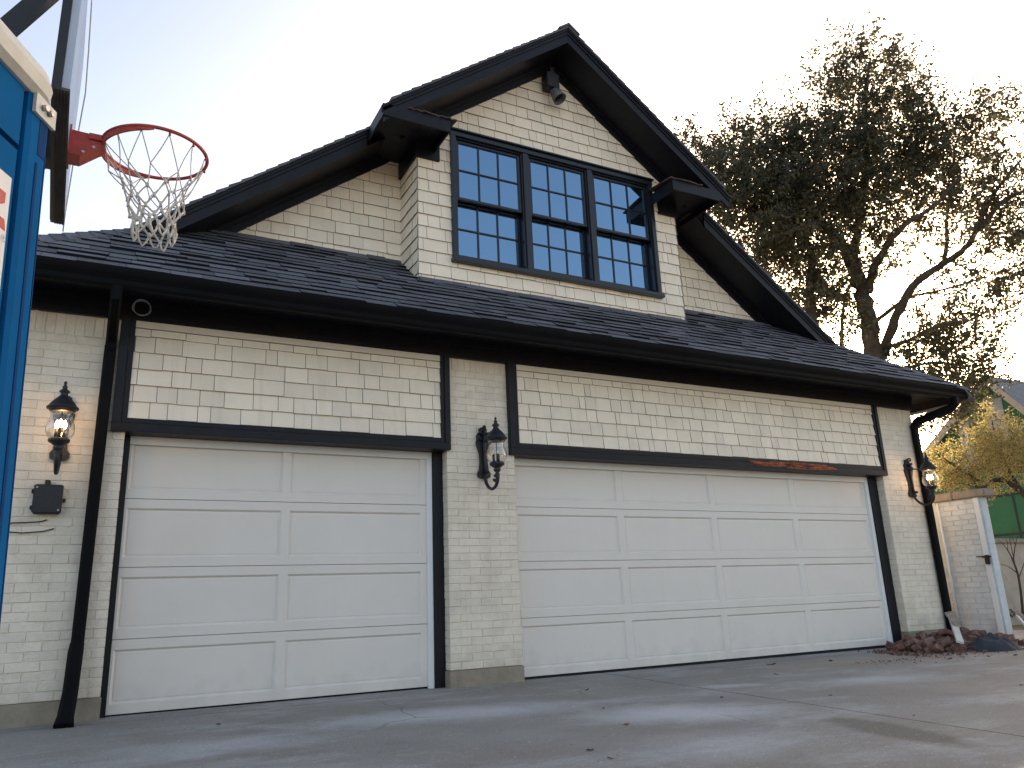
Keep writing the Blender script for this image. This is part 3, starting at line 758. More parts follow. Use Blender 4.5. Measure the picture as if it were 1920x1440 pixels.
lantern((8.17,YB,1.93),'lit black lantern beside the right hand downspout',1.3)
# ------------------------------------------------------------------ floodlight under the gable
t=thing('floodlight','grey hooded floodlight on black box under the gable peak','floodlight',(3.16,.30,6.85))
mb=MB();mb.bbox(3.06,3.235,.155,.29,6.82,7.03,.006);mb.bbox(3.115,3.18,.17,.25,7.03,7.12,.004);mb.build('mounting_box',BBLACK,t)
MB().tube([(3.15,.2,6.82),(3.155,.195,6.79),(3.165,.185,6.765)],.022,10).build('knuckle',BBLACK,t)
GREYM=mat('grey_metal',(.10,.105,.115),.5,.1,10)
bm=bmesh.new();mb=MB()
mb.lathe([(0,.17),(.035,.17),(.055,.155),(.062,.12),(.074,.07),(.088,0),(.080,.0),(.066,.07),(.05,.12),(0,.13)],(0,0,0),24)
rot=Matrix.Translation((3.155,.185,6.79))@Matrix.Rotation(R(-22),4,'X')@Matrix.Rotation(R(-18),4,'Y')@Matrix.Translation((0,0,-.17))
mb.v=[tuple(rot@Vector(v)) for v in mb.v]
mb.build('lamp_hood',GREYM,t)
mb=MB().lathe([(0,.055),(.06,.06)],(0,0,0),20);mb.v=[tuple(rot@Vector(v)) for v in mb.v];mb.build('lens',DARK,t)
# ------------------------------------------------------------------ junction box, loose wires, wire coil
t=thing('junction_box','black metal junction box on white brick under the left lantern','electrical box',(-1.735,YB,1.56))
mb=MB();mb.bbox(-1.83,-1.65,-.215,YB-.001,1.45,1.665,.008);mb.bbox(-1.835,-1.645,-.228,-.2155,1.455,1.66,.005)
mb.bbox(-1.77,-1.735,-.2,YB-.001,1.6655,1.70,.004);mb.bbox(-1.6445,-1.625,-.195,YB-.001,1.54,1.565,.004)
mb.bbox(-1.85,-1.8355,-.2,YB-.001,1.6,1.63,.004);mb.bbox(-1.85,-1.8355,-.2,YB-.001,1.48,1.51,.004);mb.build('box_body',BBLACK,t)
mb=MB()
for x,z in ((-1.815,1.64),(-1.665,1.475)): MB().tube([(x,-.2275,z),(x,-.233,z)],.007,8).build('screw',STEEL,t)
for k,(z,dx) in enumerate(((1.40,.10),(1.335,.17))):
    mb=MB().tube([(-2.02,-.157,z-.03),(-1.95,-.16,z-.015),(-1.88,-.163,z-.012 if k==0 else z-.022),(-1.80+dx*.3,-.162,z-.004 if k==0 else z-.01),(-1.80+dx*.7,-.158,z+.01)],.0045,6)
    tag(mb.build('loose_wire',BBLACK),('short black wire nearest below the junction box','thin drooping wire lowest below the junction box')[k],'wire','loose wires on the brick')
mb=MB()
for k in range(3):
    ph=random.random()*6
    mb.tube([(-1.232+(.063+.004*math.sin(3*a+ph)+.003*k)*math.cos(a),-.225-.006*k,3.128+(.064+.003*math.sin(2*a+ph)+.002*k)*math.sin(a)) for a in [2*math.pi*i/28 for i in range(29)]],.004,6)
mb.tube([(-1.232,-.2,3.19),(-1.232,-.235,3.195)],.004,6)
tag(mb.build('wire_coil',GREYC),'grey coil of wire hung under the left eave','wire')
# ------------------------------------------------------------------ basketball hoop
e1=Vector((-.0425,.9991,0));nn=Vector((.9991,.0425,0));up=Vector((0,0,1))
O=Vector((-1.686,-3.19,2.67))     # middle of the lower edge of the board
hoop=thing('basketball_hoop','basketball hoop with red rim and white net beside the blue toilet','basketball hoop',(-2.75,-3.1,-.09))
L2=.602;HB=.95
F=lambda a,b,c:O+e1*a+nn*b+up*c
def fb(mb,a0,a1,b0,b1,c0,c1,m=0):
    mb.hexa([F(a0,b0,c0),F(a1,b0,c0),F(a1,b1,c0),F(a0,b1,c0),F(a0,b0,c1),F(a1,b0,c1),F(a1,b1,c1),F(a0,b1,c1)],m)
mb=MB();fb(mb,-L2,L2,-.002,.026,.012,HB);mb.build('backboard',ACRYL,hoop)
mb=MB()
fb(mb,-L2-.004,-L2+.03,-.036,-.003,-.004,HB+.01);fb(mb,L2-.03,L2+.004,-.034,-.003,.0,HB+.01);fb(mb,-L2+.031,L2-.031,-.034,-.003,HB-.03,HB+.01);fb(mb,-L2+.031,L2-.031,-.036,-.019,-.004,.03)
fb(mb,-.05,.05,-.06,-.0345,.0,HB*.8)
mb.build('board_frame',BBLACK,hoop)
mb=MB();fb(mb,-L2-.004,L2+.004,-.018,.028,-.002,.010)
for b in (-.012,-.002,.010,.022): fb(mb,-L2,L2,b-.002,b+.002,-.008,-.0025)
mb.build('bottom_channel',BBROWN,hoop)
mb=MB()
pa=Vector((-1.72,-3.12,3.80));pb=Vector((-2.75,-3.1,1.98))
for off in (-.0,):
    d=(pb-pa).normalized();sd=Vector((0,1,0));o=d.cross(sd).normalized()
    mb.obox((pa+pb)/2,d*((pb-pa).length/2),sd*.035,o*.035);mb.build('lift_arm',BBLACK,hoop)
    pa2,pb2=pa-up*.98,pb-up*.98
    MB().obox((pa2+pb2)/2,d*((pb-pa).length/2),sd*.035,o*.035).build('lift_arm',BBLACK,hoop)
mb=MB();fb(mb,-.11,.11,-.085,-.061,.0,.24);mb.build('mounting_plate',BBLACK,hoop)
mb=MB();mb.bbox(-2.81,-2.69,-3.16,-3.04,-.1,2.2,.008);mb.bbox(-2.95,-2.55,-3.3,-2.9,-.11,-.085,.004);mb.build('pole',BBLACK,hoop)
RC=Vector((-1.302,-3.207,2.82));RR=.2286
mb=MB()
prof=[(.027,.005),(.027,-.112),(.075,-.112),(.152,-.042),(.172,-.03),(.172,.002)]   # (out from board, dz from rim)
bc=O+e1*(-.018)
n=len(prof)
mb.add([bc+nn*b+e1*(-.055)+up*(.15+c) for b,c in prof]+[bc+nn*b+e1*(.055)+up*(.15+c) for b,c in prof],[tuple(range(n))[::-1],tuple(range(n,2*n))]+[(i,(i+1)%n,n+(i+1)%n,n+i) for i in range(n)])
fb(mb,-.10,.07,.0265,.033,.03,.165)
br=mb.build('rim_bracket',ORANGE,hoop)
mb=MB()
for q,(b,c) in enumerate(((.085,-.095),(.125,-.062),(.15,-.012))):
    p=bc+nn*b+up*(.15+c)+e1*(-.055)
    MB().tube([p,p-e1*.006],.006 if q<2 else .011,8).build('bolt',STEEL,br)
mb=MB()
ring=lambda r,dz:[RC+Vector((r*math.cos(a),r*math.sin(a),dz)) for a in [2*math.pi*i/64 for i in range(65)]]
mb.tube(ring(RR,0),.0085,10,cap=False)
# flat flange under the near part of the rim, widest at the bracket
nf=40
for i in range(nf):
    a0=R(95)+R(170)*i/nf;a1=R(95)+R(170)*(i+1)/nf
    w=lambda a:.004+.026*math.sin((a-R(95))/R(170)*math.pi)**.6 if 0<(a-R(95))/R(170)<1 else .004
    pts=[]
    for a in (a0,a1):
        for r,dz in ((RR+.004,-.004),(RR+.004,-.008-w(a)),(RR-.004,-.008-w(a)),(RR-.004,-.004)):
            pts.append(RC+Vector((r*math.cos(a),r*math.sin(a),dz)))
    mb.add(pts,[(0,1,5,4),(1,2,6,5),(2,3,7,6)])
pl_=[RC+Vector((-RR*.98,-.05,-.012)),RC+Vector((-RR*.98,.05,-.012))]
mb.obox(RC+Vector((-RR-.02,0,-.01)),(.03,0,0),(0,.06,0),(0,0,.014))
for i in range(12):
    a=2*math.pi*i/12+.2;p=RC+Vector((RR*math.cos(a),RR*math.sin(a),-.012));mb.tube([p+Vector((0,0,.004)),p-Vector((0,0,.012))],.005,6)
mb.build('rim',ORANGE,hoop)
# net: loops off the hooks, then diamonds that narrow and bunch
mb=MB();random.seed(21)
NA=12
lev=[(-.016,.222),(-.15,.170),(-.21,.138),(-.262,.116),(-.31,.102),(-.352,.094),(-.392,.09)]
nodes=[]
for k,(dz,r) in enumerate(lev):
    row=[]
    for i in range(NA):
        a=2*math.pi*(i+(.5 if k%2 else 0))/NA+.2
        j=(.0,.03,.022,.018,.016,.014,.016)[k]
        a+=random.uniform(-j,j)*4;rr=r+random.uniform(-j,j)
        cx=.004*k
        row.append(RC+Vector((cx+rr*math.cos(a),rr*math.sin(a),dz+random.uniform(-j,j)*(1.2 if k else 0))))
    nodes.append(row)
def strand(p,q,bow,r):
    m=(p+q)/2;out=(m-RC);out.z=0
    if out.length>1e-6:out.normalize()
    m=m+out*bow+Vector((random.uniform(-.006,.006),random.uniform(-.006,.006),-abs(bow)*.6+random.uniform(-.006,.006)))
    pts=[p*(1-u)**2+m*2*u*(1-u)+q*u*u for u in (0,.25,.5,.75,1)]
    mb.tube(pts,r,5)
for k in range(len(lev)-1):
    r=(.0026,.003,.0038,.0044,.005,.005)[k]
    for i in range(NA):
        for s in (0,-1) if k%2==0 else (0,1):
            p=nodes[k][i];q=nodes[k+1][(i+s)%NA]
            strand(p,q,random.uniform(-.014,.016) if k==0 else random.uniform(-.004,.008),r)
    for q in nodes[k+1]:
        if k>0:
            mb.tube([q+Vector((0,0,.012)),q+Vector((random.uniform(-.003,.003),0,-.012))],[.0042+.0006*k,.005+.0006*k],6)
for i in range(NA):     # bottom loops
    p=nodes[-1][i];q=nodes[-1][(i+1)%NA];m=(p+q)/2-Vector((0,0,random.uniform(.04,.065)))
    mb.tube([p,p*.6+m*.4+Vector((0,0,-.012)),m,q*.6+m*.4+Vector((0,0,-.012)),q],.005,5)
for i in range(0,NA,3):
    strand(nodes[0][i],nodes[2][(i+2)%NA],.01,.0026)
mb.build('net',NETW,hoop)
# thin overhead wire dropping to the garage eave
mb=MB();pts=[at(176,-60,6.9),at(172,0,6.85),at(166,95,6.8),at(160,175,6.75),at(148,240,6.7),at(135,320,6.6),at(122,400,6.45),Vector((-1.873,.05,3.815))]

mb.tube(pts,.006,5);tag(mb.build('overhead_wire',GREYC),'thin grey wire dropping from the sky behind the backboard to the roof','wire')
# ------------------------------------------------------------------ portable toilet
Q=Vector((-1.6,-4.65,0));an=R(27);uu=Vector((math.sin(an),math.cos(an),0));nv=Vector((math.cos(an),-math.sin(an),0))
toi=thing('portable_toilet','blue portable toilet with dirty white roof and red lettered sign','portable toilet',tuple(Q-uu*.55-nv*.55+Vector((0,0,-.12))))
def T(s,o,z):       # s: along the visible wall from its far corner, o: outwards, z height; leans a little
    lean=.052*(2.05-z)
    return Q-uu*(s-lean)+nv*o+Vector((0,0,z))
def tb(mb,s0,s1,o0,o1,z0,z1,m=0,b=.0):
    mb.hexa([T(s0,o0,z0),T(s1,o0,z0),T(s1,o1,z0),T(s0,o1,z0),T(s0,o0,z1),T(s1,o0,z1),T(s1,o1,z1),T(s0,o1,z1)],m)
ZT=2.05
mb=MB()
tb(mb,.02,1.13,-1.13,-.022,-.1,ZT)                    # cabin core
# corner post with rounded outer edge, grooves and inset panels
def postprof(z0,z1,mir):
    pr=[(.10,-.02),(.10,.0),(.085,.006),(.02,.006),(.006,.0),(0,-.014),(0,-.085),(.02,-.09)]
    n=len(pr);f=(lambda s,o:(s,o)) if not mir else (lambda s,o:(1.15-s,o))
    v=[T(*f(s,o),z0) for s,o in pr]+[T(*f(s,o),z1) for s,o in pr]
    mb.add(v,[(i,i+1,n+i+1,n+i) for i in range(n-1)],0,False)
postprof(-.1,ZT,False);postprof(-.1,ZT,True)
tb(mb,.112,1.03,-.0215,-.004,1.875,ZT-.01)            # upper band
tb(mb,.112,1.03,-.0215,-.006,1.30,1.86)               # sign panel
tb(mb,.112,1.03,-.0215,-.006,-.08,1.285)
mb.build('cabin_wall',BLUE,toi)
mb=MB()
tb(mb,.1005,.1115,-.0215,-.0195,-.1,ZT);tb(mb,.112,1.03,-.0214,-.019,1.861,1.8745)
tb(mb,.02,.052,.0055,.0075,1.885,1.985);mb.build('seam',BLUED,toi)
mb=MB()
tb(mb,.046,.056,.0062,.0082,-.05,1.86);tb(mb,.012,.016,.0035,.006,-.05,1.9);mb.build('post_groove',BLUED,toi)
mb=MB()     # domed roof with a rounded rim
rim=[(-.012,.022,2.03),(-.018,.030,2.055),(-.016,.030,2.10),(.0,.018,2.135),(.03,-.01,2.16),(.2,-.2,2.235),(.5,-.5,2.29)]
def ringr(ds,z):
    pts=[];n=6;rad=.09;lo=ds
    for cx,cy,a0 in ((1.15-rad,-rad,0),(1.15-rad,-1.15+rad,-90),(rad,-1.15+rad,-180),(rad,-rad,-270)):
        for i in range(n+1):
            a=R(a0-i*90/n+90)
            pts.append((cx+(rad)*math.cos(a),cy+(rad)*math.sin(a)))
    out=[]
    for s,o in pts:
        k=1-2*ds/1.15
        out.append(T(.575+(s-.575)*k,-.575+(o+.575)*k,z))
    return out
rings=[ringr(d,z) for d,_,z in ((-.006,0,2.035),(-.022,0,2.05),(-.026,0,2.085),(-.018,0,2.115),(.0,0,2.135),(.05,0,2.16),(.2,0,2.21),(.45,0,2.25))]
n=len(rings[0])
for k in range(len(rings)-1):
    mb.add(rings[k]+rings[k+1],[(i,(i+1)%n,n+(i+1)%n,n+i) for i in range(n)],0,True)
mb.add(rings[-1],[tuple(range(n))]);mb.add(rings[0],[tuple(range(n))[::-1]])
# corner cover plate carrying two bolts
tb(mb,.0,.09,.0065,.016,1.985,2.04)
rf=mb.build('roof',ROOFW,toi)
mb=MB()
for s in (.035,.06):
    c=T(s,.0165,2.012);pts=[c+nv*0]
    mb.tube([c,c+nv*.012],.0085,12)
mb.build('bolt',STEEL,rf)
mb=MB();tb(mb,.125,1.0,-.0055,-.0035,1.35,1.775);sg=mb.build('sign',SIGNW,toi)
# the red letter at the sign's edge (an italic Z), the grey mark below it
def glyph(mb,poly,o=-.0028):
    mb.add([T(s,o,z) for s,z in poly],[tuple(range(len(poly)))])
mb=MB()
glyph(mb,[(.142,1.727),(.29,1.727),(.283,1.70),(.176,1.70),(.142,1.7)])
glyph(mb,[(.142,1.70),(.176,1.70),(.27,1.64),(.235,1.64)])
glyph(mb,[(.137,1.66),(.27,1.66),(.275,1.632),(.13,1.632)])
for k in range(1,3):
    d=.20*k
    glyph(mb,[(.142+d,1.727),(.29+d,1.727),(.275+d,1.632),(.13+d,1.632)])
mb.build('red_lettering',SIGNR,sg)
mb=MB()
c0=(.134,1.612)
for i in range(16):
    a0=2*math.pi*i/16;a1=2*math.pi*(i+1)/16
    glyph(mb,[(c0[0]+r*math.cos(a),c0[1]+r*math.sin(a)) for r,a in ((.009,a0),(.009,a1),(.0075,a1),(.0075,a0))])
glyph(mb,[(.137,1.617),(.1355,1.617),(.1355,1.607),(.137,1.607)]);glyph(mb,[(.1355,1.617),(.131,1.6165),(.131,1.612),(.1355,1.6115)]);glyph(mb,[(.1345,1.612),(.1325,1.612),(.130,1.607),(.132,1.607)])
mb.build('registered_mark',SIGNG,sg)
# ------------------------------------------------------------------ brick pier at the right, with gate latch and conduit
t=thing('brick_pier','white painted brick pier with tan stone cap right of the garage','pier',(9.03,-.2,-.03))
mb=MB();random.seed(5)
mb.box(8.968,9.09,-.566,1.2,-.06,1.80,1)
ch=.0677;z=-.03;k=0
while z<1.79:
    y=-.57-(.105 if k%2 else 0);zz=min(z+ch,1.80)
    while y<1.2:
        a,b=max(y,-.57)+.003,min(y+.213,1.2)-.003
        if b-a>.02:
            f=8.96+random.uniform(-.002,.003);e=.004
            p=[(8.9675,a,z+.0025),(8.9675,b,z+.0025),(8.9675,b,zz-.0025),(8.9675,a,zz-.0025)];q=[(f,a+e,z+e+.002),(f,b-e,z+e+.002),(f,b-e,zz-e-.002),(f,a+e,zz-e-.002)]
            mb.add(p+q,[(4,5,6,7),(0,1,5,4),(1,2,6,5),(2,3,7,6),(3,0,4,7)])
        y+=.213
    mb.add([(8.966,-.5695,z+.004),(9.092,-.5695,z+.004),(9.092,-.5695,zz-.004),(8.966,-.5695,zz-.004)],[(0,1,2,3)])
    z=zz;k+=1
mb.build('pier_wall',[PIERP,PIERP],t)
mb=MB()
for y0,y1 in ((-.66,-.22),(-.215,.28),(.285,1.22)): mb.bbox(8.915,9.14,y0,y1,1.8005,1.905,.012)
mb.build('cap_stone',CAPST,t)
mb=MB();mb.tube([(8.948,.035,-.03),(8.948,.03,1.79)],.014,10);mb.build('conduit',WHITEP,t)
mb=MB();mb.bbox(8.94,8.9585,-.545,-.475,-.03,1.80,.004);mb.build('gate_post',WHITEP,t)
mb=MB();mb.bbox(8.90,8.9395,-.56,-.50,.93,1.05,.008);mb.tube([(8.92,-.5,1.03),(8.905,-.40,1.035)],.008,8);mb.bbox(8.885,8.90,-.60,-.48,1.015,1.04,.004);mb.build('gate_latch',BBLACK,t)
# ------------------------------------------------------------------ heap of broken brick
random.seed(11)
HB_=[]
def hz(x,y): 
    d=((x-7.9)/1.05)**2+((y+.58)/.40)**2
    return max(0,.165*(1-d))
mats_b=[BRICKR]
protos=[]
for k in range(6):
    bm=bmesh.new();bmesh.ops.create_cube(bm,size=1)
    ln=random.choice((.2,.2,.12,.09,.15,.07))
    for v in bm.verts:v.co=Vector((v.co.x*ln,v.co.y*.095,v.co.z*.06))
    bmesh.ops.subdivide_edges(bm,edges=bm.edges[:],cuts=2)
    for v in bm.verts:
        v.co+=Vector((random.uniform(-.004,.004),random.uniform(-.004,.004),random.uniform(-.003,.003)))
        if v.co.x>ln*.35 and ln<.2: v.co.x+=random.uniform(-.03,.01)
    me=bpy.data.meshes.new('brick');bm.to_mesh(me);bm.free();me.materials.append(BRICKR);protos.append(me)
def put_brick(x,y,z,rx,ry,rz,k,lab):
    o=bpy.data.objects.new('brick',protos[k]);COL.objects.link(o);o.location=(x,y,z);o.rotation_euler=(rx,ry,rz)
    tag(o,lab,'brick','broken bricks in the heap by the pier')
LB='broken red brick lying in the rubble heap by the white pier'
nb=0
for i in range(110):
    x=random.uniform(6.95,8.85);y=random.uniform(-1.0,-.25)
    h=hz(x,y)
    if h<=0 and random.random()<.7:continue
    lev=random.random()
    z=gz(y,x)+.028+h*lev
    put_brick(x,y,z,random.uniform(-.5,.5),random.uniform(-.5,.5),random.uniform(0,6.3),random.randrange(6),LB)
put_brick(8.35,-.60,gz(-.6,8.2)+.13,.15,1.2,.6,0,'upright red brick half standing highest on the rubble heap')
put_brick(8.1,-.62,gz(-.6,8.2)+.15,.1,.2,1.9,1,LB)
mb=MB()
for i in range(2200):
    x=random.gauss(7.6,.75);y=random.gauss(-.62,.25)
    if x<6.6 or y>-.2 or x>8.88:continue
    s=random.uniform(.008,.035);z=gz(y,x)+hz(x,y)*random.random()*.9+s*.4
    a=[Vector((random.uniform(-1,1),random.uniform(-1,1),random.uniform(-1,1))).normalized()*s*random.uniform(.5,1) for _ in range(3)]
    c=Vector((x,y,z));mb.add([c+a[0],c+a[1],c+a[2],c-a[0]*.6-a[1]*.5],[(0,1,2),(0,1,3),(1,2,3),(0,2,3)])
for i in range(260):     # scattered crumbs in front of the heap
    x=random.uniform(5.6,9.2);y=-.95-abs(random.gauss(0,.22));s=random.uniform(.004,.014)
    c=Vector((x,y,gz(y,x)+s*.3));a=[Vector((random.uniform(-1,1),random.uniform(-1,1),random.uniform(-.3,1)))*s for _ in range(3)]
    mb.add([c+a[0],c+a[1],c+a[2],c-a[0]],[(0,1,2),(0,1,3),(1,2,3),(0,2,3)])
tag(mb.build('brick_rubble',RUBBLE),'reddish brick chips and dry leaves spread over and around the heap','rubble',kind='stuff')
def board(name,m,p,q,w,th,label,roll=0.):
    p,q=Vector(p),Vector(q);d=(q-p);s=d.cross(Vector((0,0,1))).normalized();o=s.cross(d.normalized())
    s2=s*math.cos(roll)+o*math.sin(roll);o2=o*math.cos(roll)-s*math.sin(roll)
    mb=MB();bm=bmesh.new();bmesh.ops.create_cube(bm,size=1);Mx=Matrix((d,s2*w,o2*th)).transposed().to_4x4();Mx.translation=(p+q)/2
    for v in bm.verts:v.co=Mx@v.co
    bmesh.ops.bevel(bm,geom=bm.edges[:],offset=th*.15,segments=1,affect='EDGES');mb.frombm(bm)
    tag(mb.build(name,m),label,'board','scrap boards on the rubble heap')
board('scrap_board',PLANKW,(8.02,-.5,.32),(7.35,-1.0,.07),.07,.02,'short white painted board lying across the rubble heap',.3)
board('scrap_board',PLANKT,(8.1,-.42,.36),(7.75,-.75,.235),.09,.025,'dark weathered board under the white one by the downspout',-.2)
board('scrap_board',PLANKW,(8.68,-.9,.30),(8.02,-1.5,.03),.03,.02,'thin pale batten leaning at the right end of the heap',.5)
# crumpled dark cloth
mb=MB();nx,ny_=48,34;c=(7.9,-1.02)
hgt=[]
for j in range(ny_):
    for i in range(nx):
        u=i/(nx-1)*2-1;v=j/(ny_-1)*2-1
        x=c[0]+.36*u;y=c[1]+.20*v*(1-.45*max(u,0))-.10*u;h=max(0,1-u*u*1.1-v*v)**.6*.145*(1-.45*max(u,0))
        w_=max(0,1-u*u)*max(0,1-v*v);h+=w_*(.022*math.sin(6*u+4*v)+.02*math.sin(9*v-5*u+1)+.012*math.sin(15*u+8*v)+.008*math.sin(21*v-13*u))
        hgt.append((x,y,gz(y,x)+max(.003,h)))
mb.add(hgt,[(j*nx+i,j*nx+i+1,(j+1)*nx+i+1,(j+1)*nx+i) for j in range(ny_-1) for i in range(nx-1)],0,True)
tag(mb.build('dark_cloth',RAGM),'crumpled dark grey cloth at the front of the rubble heap','cloth')
# ------------------------------------------------------------------ litter on the driveway
random.seed(3)
def leaf(x,y,s,m,label,cat='leaf',group='fallen leaves on the driveway'):
    mb=MB();rz=random.uniform(0,6.3);n=5;pts=[];
    for i in range(n+1):
        t=i/n;w=s*.32*math.sin(math.pi*min(.97,t*.9+.06))
        for sg in (-1,0,1):
            a=Vector((s*(t-.5),sg*w,s*(.10*math.cos(3*t+1)+.10*abs(sg)+.02)))
            pts.append((x+a.x*math.cos(rz)-a.y*math.sin(rz),y+a.x*math.sin(rz)+a.y*math.cos(rz),gz(y,x)+.004+max(0,a.z)))
    mb.add(pts,[(3*i+k,3*i+k+1,3*i+k+4,3*i+k+3) for i in range(n) for k in (0,1)])
    tag(mb.build('fallen_leaf',m),label,cat,group)
ORL=mat('orange_leaf',(.40,.13,.03),.8,.3,40)
leaf(1.66,-2.505,.055,ORL,'small orange leaf lying alone in mid driveway')
for x,y,s,l in ((2.35,-1.0,.05,0),(4.9,-.55,.09,'dark leaf near the middle of the wide garage door'),(2.9,-2.0,.04,0),(5.6,-.7,.07,0),(6.0,-1.1,.06,0),(1.05,-3.02,.05,0),(1.02,-3.25,.035,0),(-.55,-.9,.05,0),(3.6,-2.4,.04,0),(5.15,-2.9,.05,0),(.2,-3.1,.03,0),(4.3,-1.2,.05,'dark leaf beside the driveway joint'),(6.6,-1.35,.08,0),(7.1,-1.45,.06,0),(3.3,-3.3,.03,0),(1.9,-1.9,.03,0),(6.3,-1.05,.06,0),(7.4,-1.55,.07,0)):
    leaf(x,y,s,LITTER if not isinstance(l,str) else LITTER,l if isinstance(l,str) else 'tiny dark dry leaf on the grey driveway')
# ------------------------------------------------------------------ background at the right
random.seed(17)
t=thing('garden_wall','low tan brick garden wall with stone cap behind the pier','wall',(15,1.9,-.03))
mb=MB();mb.box(9.6,30,1.85,2.05,-.06,1.38);mb.build('wall_body',TANW,t)
mb=MB()
x=9.55
while x<30: mb.bbox(x,x+.58,1.80,2.10,1.3805,1.46,.01);x+=.585
mb.build('cap_stone',CAPST,t)
gh=thing('house_under_construction','green sheathed house under construction with grey roof beyond the garden wall','house',(27,9,-.03))
A=at(1858,712,26.);gx=A.x
def onx(px,py,x):
    d=(at(px,py,1.)-Vector(CAMP));return Vector(CAMP)+d*((x-CAMP[0])/d.x)
Lf=onx(1738,862,gx);Rf=onx(1925,764,gx)
ml=(A.z-Lf.z)/(Lf.y-A.y);mr=(A.z-Rf.z)/(A.y-Rf.y)
yl=A.y+3.6;zl=A.z-3.6*ml;yr=A.y-5.2;zr_=A.z-5.2*mr
G=lambda u,v,d:(gx-d,u,v)
mb=MB();panel(mb,[(yr,-.05),(yl,-.05),(yl,zl),(A.y,A.z),(yr,zr_)],G,lambda u,v:0,0,back=-9.);mb.build('sheathed_wall',GREENW,gh)
plg=[(ml,1,0)]
mb=MB()
for (q0,q1) in (((1792,775),(1832,872)),((1846,752),(1893,820))):
    a=onx(*q0,gx);b=onx(*q1,gx)
    p=clip([(b.y,b.z),(a.y,b.z),(a.y,a.z),(b.y,a.z)],[(-ml,-1,A.z+ml*A.y-.05),(mr,-1,A.z-mr*A.y-.05)])
    if p: panel(mb,p,G,lambda u,v:.015,0,back=.001)
mb.build('house_wrap',WRAP,gh)
mb=MB()
for z in (.9,2.15,3.4): mb.box(gx-.012,gx-.001,yr,yl,z-.04,z+.04)
k=yr+.4
while k<yl: mb.box(gx-.011,gx-.0015,k-.035,k+.035,0,min(3.4,zl));k+=1.22
mb.build('seam_tape',TAPE,gh)
mb=MB()
def rs_(ya,za,yb,zb_): mb.hexa([(gx-.35,ya,za),(gx+9,ya,za),(gx+9,yb,zb_),(gx-.35,yb,zb_),(gx-.35,ya,za+.12),(gx+9,ya,za+.12),(gx+9,yb,zb_+.12),(gx-.35,yb,zb_+.12)])
rs_(A.y,A.z,yl+.4,zl-.4*ml);rs_(A.y,A.z,yr-.4,zr_-.4*mr)
mb.build('roof',GROOF,gh)
for yb,zb_ in ((yl+.4,zl-.4*ml),(yr-.4,zr_-.4*mr)):
    mb=MB();mb.hexa([(gx-.40,A.y,A.z-.2),(gx-.351,A.y,A.z-.2),(gx-.351,yb,zb_-.2),(gx-.40,yb,zb_-.2),(gx-.40,A.y,A.z+.10),(gx-.351,A.y,A.z+.10),(gx-.351,yb,zb_+.10),(gx-.40,yb,zb_+.10)]);mb.build('rake_trim',TANTRIM,gh)
# ------------------------------------------------------------------ trees
def spline(P,n=6):
    P=[Vector(p) for p in P];out=[]
    for i in range(len(P)-1):
        p0,p1,p2,p3=P[max(i-1,0)],P[i],P[i+1],P[min(i+2,len(P)-1)]
        for q in range(n):
            u=q/n;out.append(.5*((2*p1)+(p2-p0)*u+(2*p0-5*p1+4*p2-p3)*u*u+(3*p1-p0-3*p2+p3)*u**3))
    out.append(P[-1]);return out
def leaves(centres,per,rad,size,seed,flat=.75):
    g=np.random.default_rng(seed);C=np.repeat(np.array([tuple(c) for c in centres]),per,0);n=len(C)
    off=g.normal(0,1,(n,3));off/=np.linalg.norm(off,axis=1)[:,None];off*=(g.random(n)**.55*rad)[:,None];off[:,2]*=flat
    P=C+off
    a=g.normal(0,1,(n,3));a/=np.linalg.norm(a,axis=1)[:,None];b=np.cross(a,g.normal(0,1,(n,3)));b/=np.linalg.norm(b,axis=1)[:,None]
    s=(size*(.6+.8*g.random(n)))[:,None]
    V=np.stack([P-a*s*.5,P+b*s*.26+a*s*.02,P+a*s*.5,P-b*s*.26+a*s*.02],1).reshape(-1,3)
    Fc=np.arange(n*4).reshape(n,4)
    return V,Fc
def leafobj(name,V,F_,m,parent):
    o=np.array(W0[parent.name]);me=bpy.data.meshes.new(name);me.from_pydata((V-o).tolist(),[],F_.tolist());me.materials.append(m)
    ob=bpy.data.objects.new(name,me);COL.objects.link(ob);ob.parent=parent;W0[ob.name]=W0[parent.name];return ob
